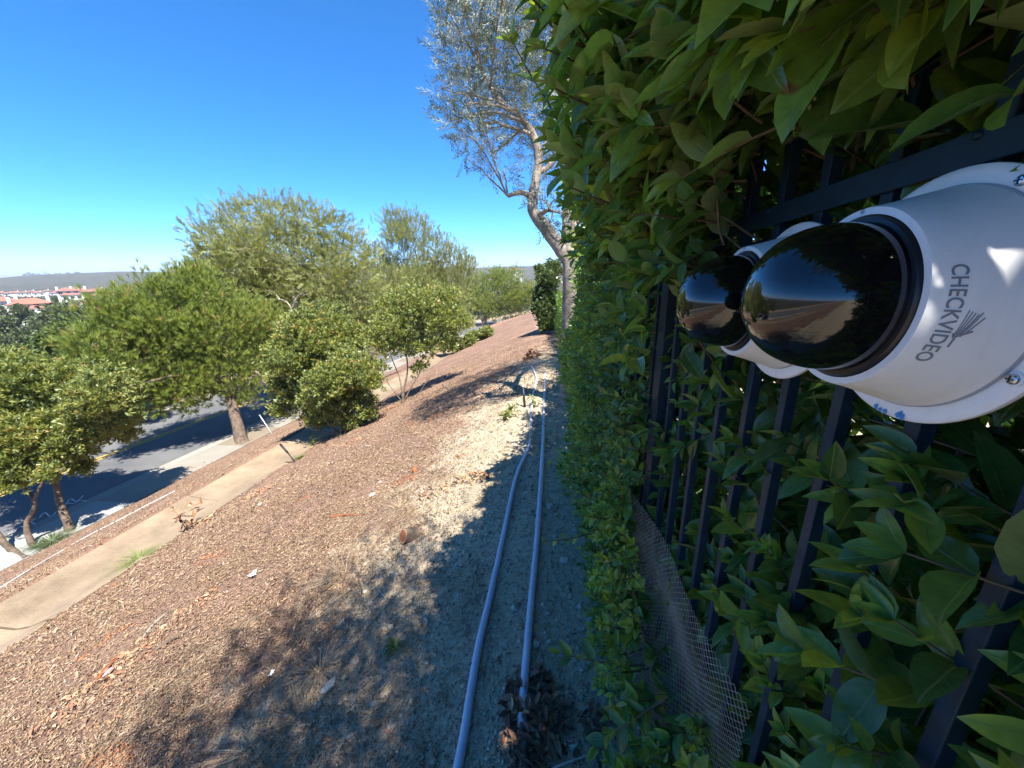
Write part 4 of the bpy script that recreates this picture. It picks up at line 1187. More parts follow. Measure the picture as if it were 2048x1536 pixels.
# second tall tree with forked trunk
tb = at(868, 692); d2 = depth_of(tb)
t_blobs = blobs_px([(790, 445, 30), (830, 460, 36), (870, 500, 38), (905, 525, 34), (925, 560, 30), (800, 500, 44), (850, 560, 52), (780, 560, 44), (900, 600, 40), (830, 620, 46), (770, 620, 38), (880, 650, 32), (935, 530, 20), (750, 520, 30), (800, 660, 42), (760, 665, 38), (880, 668, 30), (730, 640, 36), (915, 645, 28), (840, 680, 30)], d2, 1.2, 10, .75)
tree('cypress_like_tree', 'tall upright grey green tree with forked dark trunk beside the road', 'tree', [tb - [0, 0, .15], px_depth(864, 672, d2), px_depth(858, 640, d2), px_depth(845, 570, d2), px_depth(830, 500, d2)],
     [.4, .34, .26, .18, .06], t_blobs, T_FEATH, 19000, 0.70, 'feather', up=.95, out=.45, tint=(.42, .2), extra_trunks=[([px_depth(862, 668, d2), px_depth(880, 640, d2 + .3), px_depth(890, 600, d2 + .3)], [.22, .16, .06])])
# round pine further up the road
rb = at(966, 652); d3 = depth_of(rb)
r_blobs = blobs_px([(955, 565, 26), (985, 560, 26), (1015, 562, 26), (1045, 580, 24), (960, 600, 28), (1000, 595, 32), (1040, 605, 26), (985, 625, 22), (1060, 600, 24), (1070, 575, 18), (940, 615, 26), (1025, 625, 24), (1000, 550, 18), (1030, 548, 18), (930, 590, 22)], d3, 1.5, 8, .8)
tree('round_pine', 'rounded bright green pine furthest along the road', 'tree', [rb - [0, 0, .2], px_depth(970, 640, d3), px_depth(980, 615, d3), px_depth(995, 580, d3)],
     [.5, .4, .3, .1], r_blobs, T_PINE, 8000, 0.62, 'pine', up=.8, out=.6, tint=(.6, .16), extra_trunks=[([px_depth(968, 645, d3), px_depth(955, 625, d3), px_depth(945, 600, d3)], [.3, .2, .08])])
# leafy trees at the left by the pavement
lb = at(141, 1062); d4 = depth_of(lb)
l_blobs = blobs_px([(60, 760, 50), (130, 770, 52), (190, 800, 46), (30, 820, 56), (110, 840, 56), (180, 850, 42), (60, 880, 46), (140, 890, 40), (215, 760, 34), (225, 840, 26), (245, 865, 22), (160, 935, 18), (255, 835, 22)], d4, .7, 5, .7)
tree('leafy_tree', 'broad-leaved tree with one leaning mossy trunk behind the sidewalk', 'tree', [lb - [0, 0, .08], px_depth(133, 1040, d4), px_depth(118, 1000, d4), px_depth(110, 960, d4), px_depth(98, 920, d4), px_depth(90, 860, d4 + .1)],
     [.12, .095, .08, .07, .055, .035], l_blobs, T_BROAD, 8000, 0.125, 'broad', up=.5, out=.6, tint=(.5, .24), limb_from=(.6, 1), shell=.15)
sb = at(66, 1092); d5 = depth_of(sb)
s_blobs = blobs_px([(-30, 800, 60), (20, 740, 46), (-60, 860, 70), (10, 880, 50), (-20, 930, 50), (70, 915, 34), (100, 945, 18), (20, 955, 30), (-100, 780, 80)], d5, .7, 3, .7)
tree('leafy_tree', 'broad-leaved tree with two thin crooked trunks behind the sidewalk', 'tree', [sb - [0, 0, .06], px_depth(56, 1068, d5), px_depth(54, 1045, d5), px_depth(67, 1020, d5), px_depth(68, 1000, d5), px_depth(50, 975, d5), px_depth(30, 940, d5)],
     [.075, .065, .058, .052, .046, .04, .025], s_blobs, T_BROAD, 7000, 0.125, 'broad', up=.5, out=.6, tint=(.5, .24), limb_from=(.7, 1), shell=.15,
     extra_trunks=[([at(52, 1116) - [0, 0, .05], px_depth(30, 1104, d5 - .2), px_depth(8, 1085, d5 - .3), px_depth(-12, 1055, d5 - .3), px_depth(-40, 1000, d5 - .2), px_depth(-60, 900, d5)], [.095, .08, .07, .06, .045, .025]),
                   ([px_depth(66, 1002, d5), px_depth(75, 985, d5), px_depth(90, 950, d5), px_depth(100, 915, d5)], [.04, .035, .03, .015])])
# dark tree across the road
db = np.array([-25.0, 17.0, float(zg(-25.0, 17.0))]); d6 = depth_of(db)
d_blobs = blobs_px([(110, 690, 32), (150, 670, 34), (200, 680, 36), (240, 700, 34), (130, 730, 40), (190, 740, 44), (250, 750, 36), (80, 740, 30)], d6, .9, 5, .8)
tree('dark_tree', 'dark green bushy tree on the far side of the road', 'tree', [db - [0, 0, .1], px_depth(170, 790, d6), px_depth(170, 740, d6), px_depth(175, 700, d6)], [.22, .18, .14, .06], d_blobs, T_DARK, 6500, 0.20, 'dark', up=.5, out=.7, tint=(.5, .25))
# near bush and sparse shrub on the slope
bb = at(683, 868); d7 = depth_of(bb)
b_blobs = blobs_px([(600, 660, 42), (650, 650, 46), (690, 680, 44), (580, 720, 46), (640, 720, 56), (700, 740, 46), (600, 780, 44), (660, 790, 52), (720, 800, 32), (640, 830, 34), (700, 840, 26), (560, 770, 24), (740, 760, 24), (560, 820, 20), (735, 825, 16)], d7, .5, 5, .7)
tree('shrub', 'rounded yellow green shrub with many stems beside the drainage channel', 'shrub', [bb - [0, 0, .04], px_depth(680, 845, d7), px_depth(672, 800, d7), px_depth(660, 740, d7), px_depth(650, 690, d7)],
     [.045, .04, .035, .025, .012], b_blobs, T_BROAD, 8500, 0.095, 'broad', up=.7, out=.5, tint=(.55, .22), shell=.15,
     extra_trunks=[([bb - [.05, 0, .04], px_depth(660, 850, d7), px_depth(630, 810, d7), px_depth(610, 750, d7)], [.035, .03, .022, .01]), ([bb + [.06, 0, -.04], px_depth(700, 840, d7), px_depth(710, 800, d7), px_depth(705, 740, d7)], [.03, .027, .02, .01]),
                   ([bb - [.1, 0, .02], px_depth(640, 862, d7), px_depth(600, 845, d7), px_depth(570, 815, d7)], [.025, .02, .014, .008])])
qb = at(806, 806); d8 = depth_of(qb)
q_blobs = blobs_px([(790, 650, 40), (830, 600, 44), (865, 640, 44), (810, 690, 32), (770, 680, 30), (890, 600, 36), (850, 690, 28), (915, 640, 30), (780, 610, 30), (840, 735, 16), (760, 735, 14), (900, 685, 22)], d8, .5)
tree('shrub', 'thin open shrub with long bare red brown stems on the slope', 'shrub', [qb - [0, 0, .03], px_depth(808, 780, d8), px_depth(815, 740, d8), px_depth(812, 690, d8), px_depth(815, 640, d8)],
     [.03, .026, .022, .016, .008], q_blobs, T_BROAD, 1500, 0.11, 'broad', up=.6, out=.5, tint=(.6, .2), shell=.02,
     extra_trunks=[([qb, px_depth(825, 770, d8), px_depth(850, 730, d8), px_depth(875, 690, d8), px_depth(890, 640, d8)], [.022, .018, .014, .01, .006]), ([qb, px_depth(800, 760, d8), px_depth(785, 720, d8), px_depth(775, 690, d8)], [.02, .016, .012, .007]),
                   ([qb, px_depth(790, 785, d8), px_depth(775, 765, d8), px_depth(765, 745, d8)], [.016, .012, .008, .005]), ([qb, px_depth(835, 790, d8), px_depth(855, 760, d8), px_depth(870, 745, d8)], [.016, .012, .008, .005])])
# low green shrubs along the foot of the slope
for (bx, by, lst, n, lab) in [((905), 708, [(890, 690, 14), (905, 684, 14), (925, 690, 12), (940, 680, 10)], 700, 'low green bush at the foot of the slope under the forked tree'),
                              (940, 690, [(950, 672, 9), (965, 668, 9), (975, 662, 8)], 500, 'low green bush at the foot of the slope under the round pine')]:
    p_ = at(bx, by); dd = depth_of(p_)
    tree('low_bush', lab, 'bush', [p_ - [0, 0, .05], p_ + [0, 0, .35], p_ + [.05, 0, .7]], [.03, .02, .01], blobs_px(lst, dd, .3, 2), T_BROAD, n, .2, 'broad', tint=(.45, .2))
# dark column shrub and dry trunk at the end of the hedge
eb = at(1082, 668); d9 = depth_of(eb)
tree('column_shrub', 'dark upright shrub standing at the far end of the hedge', 'shrub', [eb - [0, 0, .05], px_depth(1090, 630, d9), px_depth(1095, 580, d9), px_depth(1098, 540, d9)], [.06, .05, .04, .02],
     blobs_px([(1095, 560, 20), (1090, 590, 20), (1088, 620, 20), (1095, 645, 18), (1105, 540, 16), (1082, 605, 14), (1110, 600, 16), (1080, 540, 8)], d9, .3, 3), T_DARK, 2600, .13, 'dark', up=.7, out=.5, tint=(.45, .25))

# ------------------------------------------------------------------ olive trees
def olive(name, label, base, dep, trunk, extra, blobs, n, size, rad):
    return tree(name, label, 'tree', trunk, rad, blobs, T_OLIVE, n, size, 'olive', 'bark_olive', up=.35, out=.65, tint=(.45, .25), twigs=6, extra_trunks=extra, shell=.15, limb_from=(.3, 1))
OY = 5.4
ob = np.array([0.40, OY, -G * OY]); do = depth_of(tipat(1140, 480, OY))
o_blobs = blobs_px([(960, 90, 75), (1040, 60, 85), (930, 200, 48), (1000, 170, 70), (1090, 140, 80), (970, 280, 50), (1050, 250, 60), (1130, 220, 70), (1180, 90, 85), (1270, 60, 90), (1380, 30, 90), (1000, -60, 110), (1130, -90, 120), (1280, -90, 130), (1420, -70, 120), (1000, 340, 34), (1120, 330, 46), (930, 310, 24), (1110, 420, 34), (900, 240, 24), (915, 60, 40), (905, 140, 30), (890, 90, 30), (880, 180, 22), (900, 20, 40), (925, 250, 30), (1210, 200, 60), (1070, 380, 26), (1150, 440, 34)], do, .9, 14, .8)
olive('olive_tree', 'grey green olive tree with pale twisted trunk rising from the hedge', ob, do, [ob - [0, 0, .1], px_depth(1146, 560, do), px_depth(1143, 500, do), px_depth(1140, 430, do), px_depth(1146, 340, do), px_depth(1142, 220, do), px_depth(1130, 100, do), px_depth(1120, -40, do)],
      [([px_depth(1143, 530, do), px_depth(1120, 495, do), px_depth(1090, 455, do), px_depth(1066, 420, do), px_depth(1070, 370, do), px_depth(1078, 320, do), px_depth(1066, 270, do), px_depth(1040, 235, do), px_depth(990, 190, do), px_depth(950, 110, do)], [.10, .095, .085, .07, .062, .055, .05, .04, .03, .015]),
       ([px_depth(1068, 400, do), px_depth(1045, 385, do), px_depth(1015, 392, do)], [.045, .035, .022]),
       ([px_depth(1078, 345, do), px_depth(1100, 330, do), px_depth(1125, 290, do), px_depth(1160, 200, do)], [.04, .035, .03, .015]),
       ([px_depth(1146, 340, do), px_depth(1180, 240, do + .2), px_depth(1240, 120, do + .3), px_depth(1330, 0, do + .3)], [.07, .055, .04, .02])],
      o_blobs, 8000, 0.24, [.17, .135, .12, .105, .09, .07, .05, .03])
# its neighbour in the row, behind the viewer: its shade falls on the slope in front
nb = np.array([0.85, -0.9, 0.05])
n_blobs = [(np.array([x_ + .12, y_ + 1.0, z_]), r_) for (x_, y_, z_, r_) in [(.75, -1.9, 3.6, .9), (.1, -1.5, 3.3, .8), (-.3, -1.2, 3.0, .7), (1.2, -1.2, 3.6, .8), (.4, -2.5, 3.9, .8), (.3, -.9, 3.7, .7), (-.2, -2.2, 3.7, .7), (.9, -.6, 3.3, .6), (-.6, -1.7, 3.4, .6), (-.1, -.5, 3.1, .5), (.7, -1.8, 4.4, .9), (0, -1.4, 4.2, .8)]]
olive('olive_tree', 'second olive tree rising behind the hedge beside the lettered camera', nb, 1, [nb - [0, 0, .1], nb + [0, 0, 1.2], nb + [-.1, .1, 2.2], nb + [-.2, .3, 3.2]], [([nb + [0, 0, 1.6], nb + [-.5, .2, 2.4], nb + [-.9, .4, 3.0]], [.07, .05, .02])], n_blobs, 4600, 0.26, [.15, .12, .09, .03])

# ================================================================== VALLEY: HOUSES, FAR TREES, SCRUB
def house(px, py, dep, w, dd, h, label, wall='stucco', roof='tile', chim=2, wins=4, wing=True, balcony=False, group=None, roofh=1.8, rot=None, small=False):
    """px, py: where the wall meets the ground"""
    p = px_depth(px, py, dep)
    p[2] = float(zg(p[0], p[1], False)) - 0.3 if small else p[2]
    yaw = math.atan2(p[0], p[1]) if rot is None else rot      # local -y faces the viewer
    c_, s_ = math.cos(-yaw), math.sin(-yaw)
    ex = np.array([c_, s_, 0]); ey = np.array([-s_, c_, 0]); ez = np.array([0, 0, 1.0]); B = np.stack([ex, ey, ez], axis=1)
    def W(x, y, z): return p + ex * x + ey * y + ez * z
    root = empty('house', p, label, 'house', group)
    def boxp(nm, x0, x1, y0, y1, z0, z1, mat, par=root):
        mb = MB(); mb.box(W((x0 + x1) / 2, (y0 + y1) / 2, (z0 + z1) / 2), ((x1 - x0) / 2, (y1 - y0) / 2, (z1 - z0) / 2), B); return mb.build(nm, M[mat], par)
    def hip(nm, x0, x1, y0, y1, z, hh, ov, mat):
        x0 -= ov; x1 += ov; y0 -= ov; y1 += ov; m = min((x1 - x0), (y1 - y0)) / 2 * 0.95; ym = (y0 + y1) / 2
        V = [W(x0, y0, z), W(x1, y0, z), W(x1, y1, z), W(x0, y1, z), W(x0 + m, ym, z + hh), W(x1 - m, ym, z + hh), W(x0, y0, z - .18), W(x1, y0, z - .18), W(x1, y1, z - .18), W(x0, y1, z - .18)]
        mb = MB(); mb.add(V, [(0, 1, 5, 4), (1, 2, 5), (2, 3, 4, 5), (3, 0, 4), (6, 7, 1, 0), (7, 8, 2, 1), (8, 9, 3, 2), (9, 6, 0, 3), (9, 8, 7, 6)]); return mb.build(nm, M[mat], root)
    boxp('wall', -w / 2, w / 2, 0, dd, -6, h, wall)
    rf = hip('roof', -w / 2, w / 2, 0, dd, h + .1, roofh, .7, roof)
    if wing:
        boxp('wing_wall', -w * .38, w * .30, -2.6, 0.1, -6, h * .62, wall)
        hip('wing_roof', -w * .38, w * .30, -2.6, 0.6, h * .62 + .1, 1.0, .5, roof)
    for k in range(chim):
        x = (-.45 + .9 * k / max(1, chim - 1)) * w if chim > 1 else .2 * w
        boxp('chimney', x - .55, x + .55, dd * .35, dd * .35 + 1.1, h - 1, h + roofh + .8, wall, rf)
    rows = (h * .66,) if not wing else (h * .80,)
    for z in rows:
        for k in range(wins):
            x = -w / 2 + w * (k + .5) / wins
            wd = boxp('window', x - .8, x + .8, -.07, .05, z - .75, z + .75, 'window')
            if not small:
                mb = MB(); mb.box(W(x, -.1, z), (.05, .03, .75), B); mb.box(W(x, -.1, z - .8), (.95, .06, .06), B); mb.build('frame', M['stucco'], wd)
    if wing:
        for k in range(3):
            x = -w * .38 + w * .68 * (k + .5) / 3
            boxp('window', x - .9, x + .9, -2.68, -2.55, h * .18, h * .48, 'window')
    if balcony:
        boxp('balcony', -w * .2, w * .35, -4.2, -2.65, h * .1, h * .1 + .9, wall)
    return root
house(68, 629, 165, 12, 8, 4.4, 'white two storey house with orange tile roof and balcony in the valley', balcony=True, roofh=2.2)
house(3, 620, 165, 11, 9, 3.6, 'house with orange roof and white chimney at the left edge of the valley', wins=2, wing=False)
house(150, 602, 240, 13, 8, 6.2, 'tall white house with three chimneys and orange roof', chim=3, balcony=True, roofh=1.8)
house(200, 604, 225, 13, 9, 6.0, 'tan house with dark brown roof in the valley', 'stucco2', 'tile2', chim=1, wins=4, roofh=1.5)
house(190, 622, 200, 10, 7, 3.5, 'small low white house with brown roof below the tan house', 'stucco', 'tile2', chim=1, wins=2, wing=False)
house(1030, 552, 420, 15, 9, 6, 'pale house on the ridge beyond the round pine', 'stucco', 'tile2', chim=1, wins=3, wing=False)
FH = 'row of distant houses across the valley'
rr_ = random.Random(4)
for k in range(17):
    x = 2 + k * 15 + rr_.uniform(-2, 2)
    roofk = rr_.choice(['tile', 'tile2', 'tile'])
    wallk = rr_.choice(['stucco', 'stucco', 'stucco2'])
    house(x, 584, 560 + rr_.uniform(-25, 25), rr_.uniform(8, 12), 9, rr_.uniform(5, 7.5), 'small distant %s house with %s tile roof in the row below the hills' % ('white' if wallk == 'stucco' else 'cream', 'orange' if roofk == 'tile' else 'brown'), wallk, roofk, chim=1, wins=2, wing=False, group=FH, small=True)

def far_tree(px, py, dep, hpx, wpx, label, group, n=420, mat='far_green', name='far_tree', trunk_px=None, tint=(.45, .25)):
    p = px_depth(px, py, dep); p[2] = float(zg(p[0], p[1], False)) - .2
    top = px_depth(px, py - hpx, dep)[2]; hh = max(2.0, top - p[2]); w = wpx / FPX * dep
    root = empty(name, p, label, 'tree', group)
    mb = MB(); mb.tube([p, p + [0.05 * hh, 0, hh * .4], p + [0, 0, hh * .8]], [w * .05 + .1, w * .04 + .07, .04], 6, False); mb.build('trunk', M['bark'], root, True)
    blobs = [(p + np.array([RNG.normal() * w * .28, RNG.normal() * w * .28, hh * RNG.uniform(.35, .85)]), w * RNG.uniform(.22, .36)) for _ in range(9)]
    P, D = blob_points(blobs, n, .4); K = len(P)
    P[:, 2] = np.minimum(P[:, 2], p[2] + hh * 1.03)
    S = w * .10 * RNG.uniform(.6, 1.3, K)
    batch('crown', T_FAR, P, D + [0, 0, .4], rand_unit(K), S, S, np.clip(tint[0] + tint[1] * RNG.normal(size=K), 0, 1), M[mat], root, False)
    return root
VG = 'trees among the valley houses'
for (x, y, d_, h_, w_, lab) in [(130, 655, 105, 62, 70, 'large rounded grey green tree in front of the valley houses'), (95, 668, 100, 45, 55, 'rounded green tree beside the large valley tree'), (175, 665, 110, 52, 50, 'dark green tree beneath the tan valley house'),
                                (20, 640, 130, 38, 40, 'green tree by the left house in the valley'), (40, 670, 95, 40, 60, 'dense green tree below the orange roofed house'), (5, 668, 100, 30, 40, 'low green tree at the left end of the valley'), (215, 640, 150, 40, 40, 'dark tree to the side of the low white house'), (112, 600, 250, 14, 16, 'small dark tree by the tall white house')]:
    far_tree(x, y, d_, h_, w_, lab, VG, 900)
far_tree(38, 728, 60, 42, 70, 'yellow green bush at the edge of the valley', VG, 800, 'broad', 'far_bush')
far_tree(15, 760, 45, 45, 80, 'dark green bush below the yellow green one', VG, 1000, 'scrub', 'far_bush', tint=(.25, .2))
far_tree(75, 700, 62, 25, 60, 'reddish brown dry bush at the valley edge', VG, 700, 'scrub', 'far_bush', tint=(.75, .15))
RG = 'dark trees along the hill crest'
for k, x in enumerate([52, 60, 68, 76, 84, 92, 104, 112, 120, 134, 139, 152, 156, 162, 168, 200]):
    h_ = [10, 12, 11, 9, 9, 17, 9, 10, 9, 9, 11, 8, 12, 10, 8, 4][k]
    far_tree(x, 556, 1500, h_, 9 if k != 5 else 6, 'dark rounded tree on the distant hill crest' if k != 5 else 'taller dark tree standing out on the distant hill crest', RG, 120)
# scrub in the valley and on the hills: one uncountable mass each
n = 9000
az = np.radians(RNG.uniform(-78, -8, n)); rad_ = 45 * (1000 / 45) ** RNG.random(n)
SX = rad_ * np.sin(az); SY = rad_ * np.cos(az)
keep = (SX - bend(SY)) < -28
keep &= np.hypot(SX - pz[0], SY - pz[1]) > 9
SX, SY, rad_ = SX[keep], SY[keep], rad_[keep]
P = []; S = []
for _ in range(7):
    o_ = RNG.normal(size=(len(SX), 2)) * (0.5 + rad_ * .006)[:, None]
    P.append(np.c_[SX + o_[:, 0], SY + o_[:, 1], zg(SX + o_[:, 0], SY + o_[:, 1], False) + RNG.uniform(.1, 1, len(SX)) * (.8 + rad_ * .0012)]); S.append(.45 + rad_ * .0022)
P = np.concatenate(P); S = np.concatenate(S) * RNG.uniform(.6, 1.3, len(P))
D = rand_unit(len(P)) + [0, 0, .7]
tt = np.clip(.45 + .35 * vnoise(P[:, 0], P[:, 1], 30, 17) + .18 * RNG.normal(size=len(P)), 0, 1)
o = batch('valley_scrub', T_FAR, P, D, rand_unit(len(P)), S, S, tt, M['scrub'], None, False)
set_props(o, 'grey green and brown scrub covering the valley floor', 'scrub', kind='stuff')
# planting on the far verge of the road, in view under the trees
vb = []
for k in range(10):
    y_ = 8 + k * 6.5 + RNG.uniform(-2, 2); x_ = -26.5 + float(bend(y_)) + RNG.uniform(-1, 1); z_ = float(zg(x_, y_, False))
    root = empty('verge_shrub', (x_, y_, z_), ('dark green' if k % 2 else 'yellow green') + ' shrub on the bank across the road', 'shrub', 'shrubs on the bank across the road')
    bl_ = [(np.array([x_ + RNG.normal() * .8, y_ + RNG.normal() * .9, z_ + RNG.uniform(.4, 1.6)]), RNG.uniform(.6, 1.0)) for _ in range(6)]
    P, D = blob_points(bl_, 700, .4); K = len(P)
    mb = MB()
    for q in range(4): mb.tube([(x_, y_, z_ - .1), bl_[q][0]], [.05, .02], 5, False)
    mb.build('stems', M['bark'], root)
    batch('crown', T_DARK, P, D + [0, 0, .5], rand_unit(K), .2, .2, np.clip(.45 + .25 * RNG.normal(size=K), 0, 1), M['dark' if k % 2 else 'broad'], root, False)

# ================================================================== SLOPE LITTER
# bark chips
CHIP = ([(-.5, 0, 0), (.5, 0, 0), (0, 0, .5), (-.4, 1, 0), (.5, 1, .1), (.1, .95, .5)], [(0, 1, 4, 3), (1, 2, 5, 4), (2, 0, 3, 5), (0, 2, 1), (3, 4, 5)])
def ground_normal(x, y):
    e = .15
    n = np.c_[-(zg(x + e, y) - zg(x - e, y)) / (2 * e), -(zg(x, y + e) - zg(x, y - e)) / (2 * e), np.ones_like(x)]
    return n / np.linalg.norm(n, axis=1, keepdims=True)
n = 215000
dist = 0.8 * (17 / 0.8) ** RNG.random(n)
ang = RNG.uniform(R(-78), R(12), n)
CX, CY = dist * np.sin(ang), dist * np.cos(ang)
pm_ = np.interp(CX, [-5.95, -5.9, -2.4, -1.5, -0.9, -0.5, .5], [0, 1, 1, .6, .25, .08, .03])
pm_ = np.where(CY > 6, np.interp(CX, [-5.95, -5.9, -1.0, -.3, .3], [0, 1, 1, .6, .2]), pm_)
low = (CX < -7.2) & (CX > -13.3)
pm_ = np.where(low, 1.0, pm_)
pm_ = pm_ * np.where((CX < -1) & (CX > -5.9), 1, 1)
k = RNG.random(n) < pm_ * (0.55 + 0.6 * (vnoise(CX, CY, .5, 31) > -.3))
CX, CY, dist = CX[k], CY[k], dist[k]
nn = ground_normal(CX, CY)
sc_ = np.clip(dist / 3.2, .62, 2.0)
Lc = RNG.gamma(1.9, .0062, len(CX)) * sc_ + .005
dirs = np.c_[RNG.normal(size=len(CX)) - .3, RNG.normal(size=len(CX)) * .9 + .35, np.zeros(len(CX))]
dirs = dirs - nn * (dirs * nn).sum(1, keepdims=True) + nn * (RNG.normal(size=len(CX)) * .35)[:, None]
tt = np.clip(RNG.beta(1.8, 2.0, len(CX)) * .9 + .08 * vnoise(CX, CY, .9, 33), 0, .95)
red = vnoise(CX, CY, .55, 36) + .6 * vnoise(CX, CY, .2, 37)
tt = np.where((red > .95) & (RNG.random(len(CX)) < .7), 1.0, tt)
o = batch('mulch', CHIP, np.c_[CX, CY, zg(CX, CY) + .004 + np.abs(RNG.normal(size=len(CX))) * .008], dirs, nn, Lc, np.minimum(.003 + Lc * RNG.uniform(.06, .22, len(CX)), .010 * sc_), tt, M['chips'], None, False, H=np.full(len(CX), .008) * sc_)
set_props(o, 'reddish brown shredded bark mulch spread over the slope', 'mulch', kind='stuff')
# dead straw and twigs lying over the shaded slope
n = 16000
CX = RNG.uniform(-3.4, -.35, n); CY = .55 * (6.5 / .55) ** RNG.random(n)
k = (vnoise(CX, CY, .45, 41) + .5 * vnoise(CX, CY, .16, 42) + .9 * np.exp(-((CX + 1.3) / .7) ** 2)) > .35
CX, CY = CX[k], CY[k]; K = len(CX)
nn = ground_normal(CX, CY); a_ = vnoise(CX, CY, .3, 43) * 3 + RNG.normal(size=K) * .6
dirs = np.c_[np.cos(a_), np.sin(a_), np.zeros(K)]; dirs = dirs - nn * (dirs * nn).sum(1, keepdims=True) + nn * (RNG.normal(size=K) * .16)[:, None]
Ls = RNG.gamma(3, .016, K) + .025
o = batch('straw', CHIP, np.c_[CX, CY, zg(CX, CY) + .006 + np.abs(RNG.normal(size=K)) * .008], dirs, nn, Ls, .0022, np.clip(.4 + .3 * RNG.normal(size=K), 0, 1), M['straw'], None, False, H=np.full(K, .003))
set_props(o, 'dead straw and pine needles strewn over the shaded slope', 'straw', kind='stuff')
n = 2600
CX = RNG.uniform(-5.7, -.2, n); CY = .7 * (13 / .7) ** RNG.random(n)
k = vnoise(CX, CY, .8, 51) + .6 * vnoise(CX, CY, .25, 52) > .1
CX, CY = CX[k], CY[k]; K = len(CX)
o = batch('leaf_litter', LEAF3, np.c_[CX, CY, zg(CX, CY) + .014], np.c_[RNG.normal(size=(K, 2)), RNG.normal(size=K) * .3], np.c_[RNG.normal(size=(K, 2)) * .4, np.ones(K)], RNG.uniform(.02, .05, K), RNG.uniform(.010, .02, K), np.clip(.6 + .25 * RNG.normal(size=K), 0, 1), M['dryleaf'], None, True)
set_props(o, 'small brown dry leaves strewn over the mulch', 'leaves', kind='stuff')
# gravel in the bare dirt
OCT = ([(1, 0, 0), (-1, .1, 0), (0, 1, .1), (.1, -1, 0), (.2, 0, .8), (0, .1, -.8)], [(0, 2, 4), (2, 1, 4), (1, 3, 4), (3, 0, 4), (2, 0, 5), (1, 2, 5), (3, 1, 5), (0, 3, 5)])
n = 42000
dist = .75 * (7.5 / .75) ** RNG.random(n); ang = RNG.uniform(R(-50), R(22), n)
CX, CY = dist * np.sin(ang), dist * np.cos(ang)
k = RNG.random(n) < np.interp(CX, [-3, -1.6, -.9, -.4, .45, .5], [.04, .10, .35, 1, 1, 0]); CX, CY, dist = CX[k], CY[k], dist[k]
S = np.minimum(RNG.lognormal(-5.6, .6, len(CX)) * np.clip(dist / 2.2, .7, 2.0), .02)
o = batch('gravel', OCT, np.c_[CX, CY, zg(CX, CY) + S * .3], rand_unit(len(CX)), rand_unit(len(CX)), S, S * RNG.uniform(.6, 1.2, len(CX)), np.clip(RNG.beta(2, 2, len(CX)), 0, 1), M['gravel'], None, False)
set_props(o, 'pale gravel scattered over the bare dirt by the pipes', 'gravel', kind='stuff')
# single pale stones
def stone(px, py, r, label='pale angular stone lying on the bare dirt', group='pale stones on the dirt'):
    p = at(px, py); bm = bmesh.new(); bmesh.ops.create_icosphere(bm, subdivisions=2, radius=1)
    sd = RNG.uniform(0, 100); sx = RNG.uniform(.7, 1.2, 3)
    for v in bm.verts:
        f_ = 1 + .38 * mnoise.noise(Vector((v.co.x * 1.5 + sd, v.co.y * 1.5, v.co.z * 1.5)))
        v.co = Vector((v.co.x * sx[0], v.co.y * sx[1], v.co.z * .6)) * f_ * r
    me = bpy.data.meshes.new('stone'); bm.to_mesh(me); bm.free()
    o = link('stone', me, M['stone'], None, False); o.location = (p[0], p[1], p[2] + r * .2); o.rotation_euler = (RNG.normal() * .3, RNG.normal() * .3, RNG.uniform(0, 6))
    set_props(o, label, 'stone', group)
for (x, y, r_) in [(1100, 1015, .030), (1112, 1030, .018), (1128, 1122, .026), (1108, 1075, .015), (1090, 1215, .022), (1095, 1228, .016), (1030, 1218, .022), (1142, 1195, .016), (1160, 1215, .018), (1072, 1290, .018), (1098, 1285, .016), (745, 992, .045), (760, 965, .022), (845, 985, .025),
                   (730, 1185, .022), (782, 1255, .022), (660, 1372, .030), (650, 1380, .022), (747, 1410, .018), (640, 1410, .016), (782, 1455, .016), (700, 1478, .014), (1145, 1490, .022), (1012, 1290, .014), (1150, 1060, .02), (1075, 1140, .012), (925, 880, .03), (855, 838, .025), (520, 935 + 75, .04)]:
    if x > 1000: stone(x, y, r_, 'pale stone on the shaded dirt between pipes and hedge', 'pale stones between pipes and hedge')
    elif y < 1020: stone(x, y, r_, 'pale stone lying on the sunny slope above the log', 'pale stones on the sunny slope')
    else: stone(x, y, r_, 'pale stone on the shaded mulch below the log', 'pale stones on the shaded mulch')

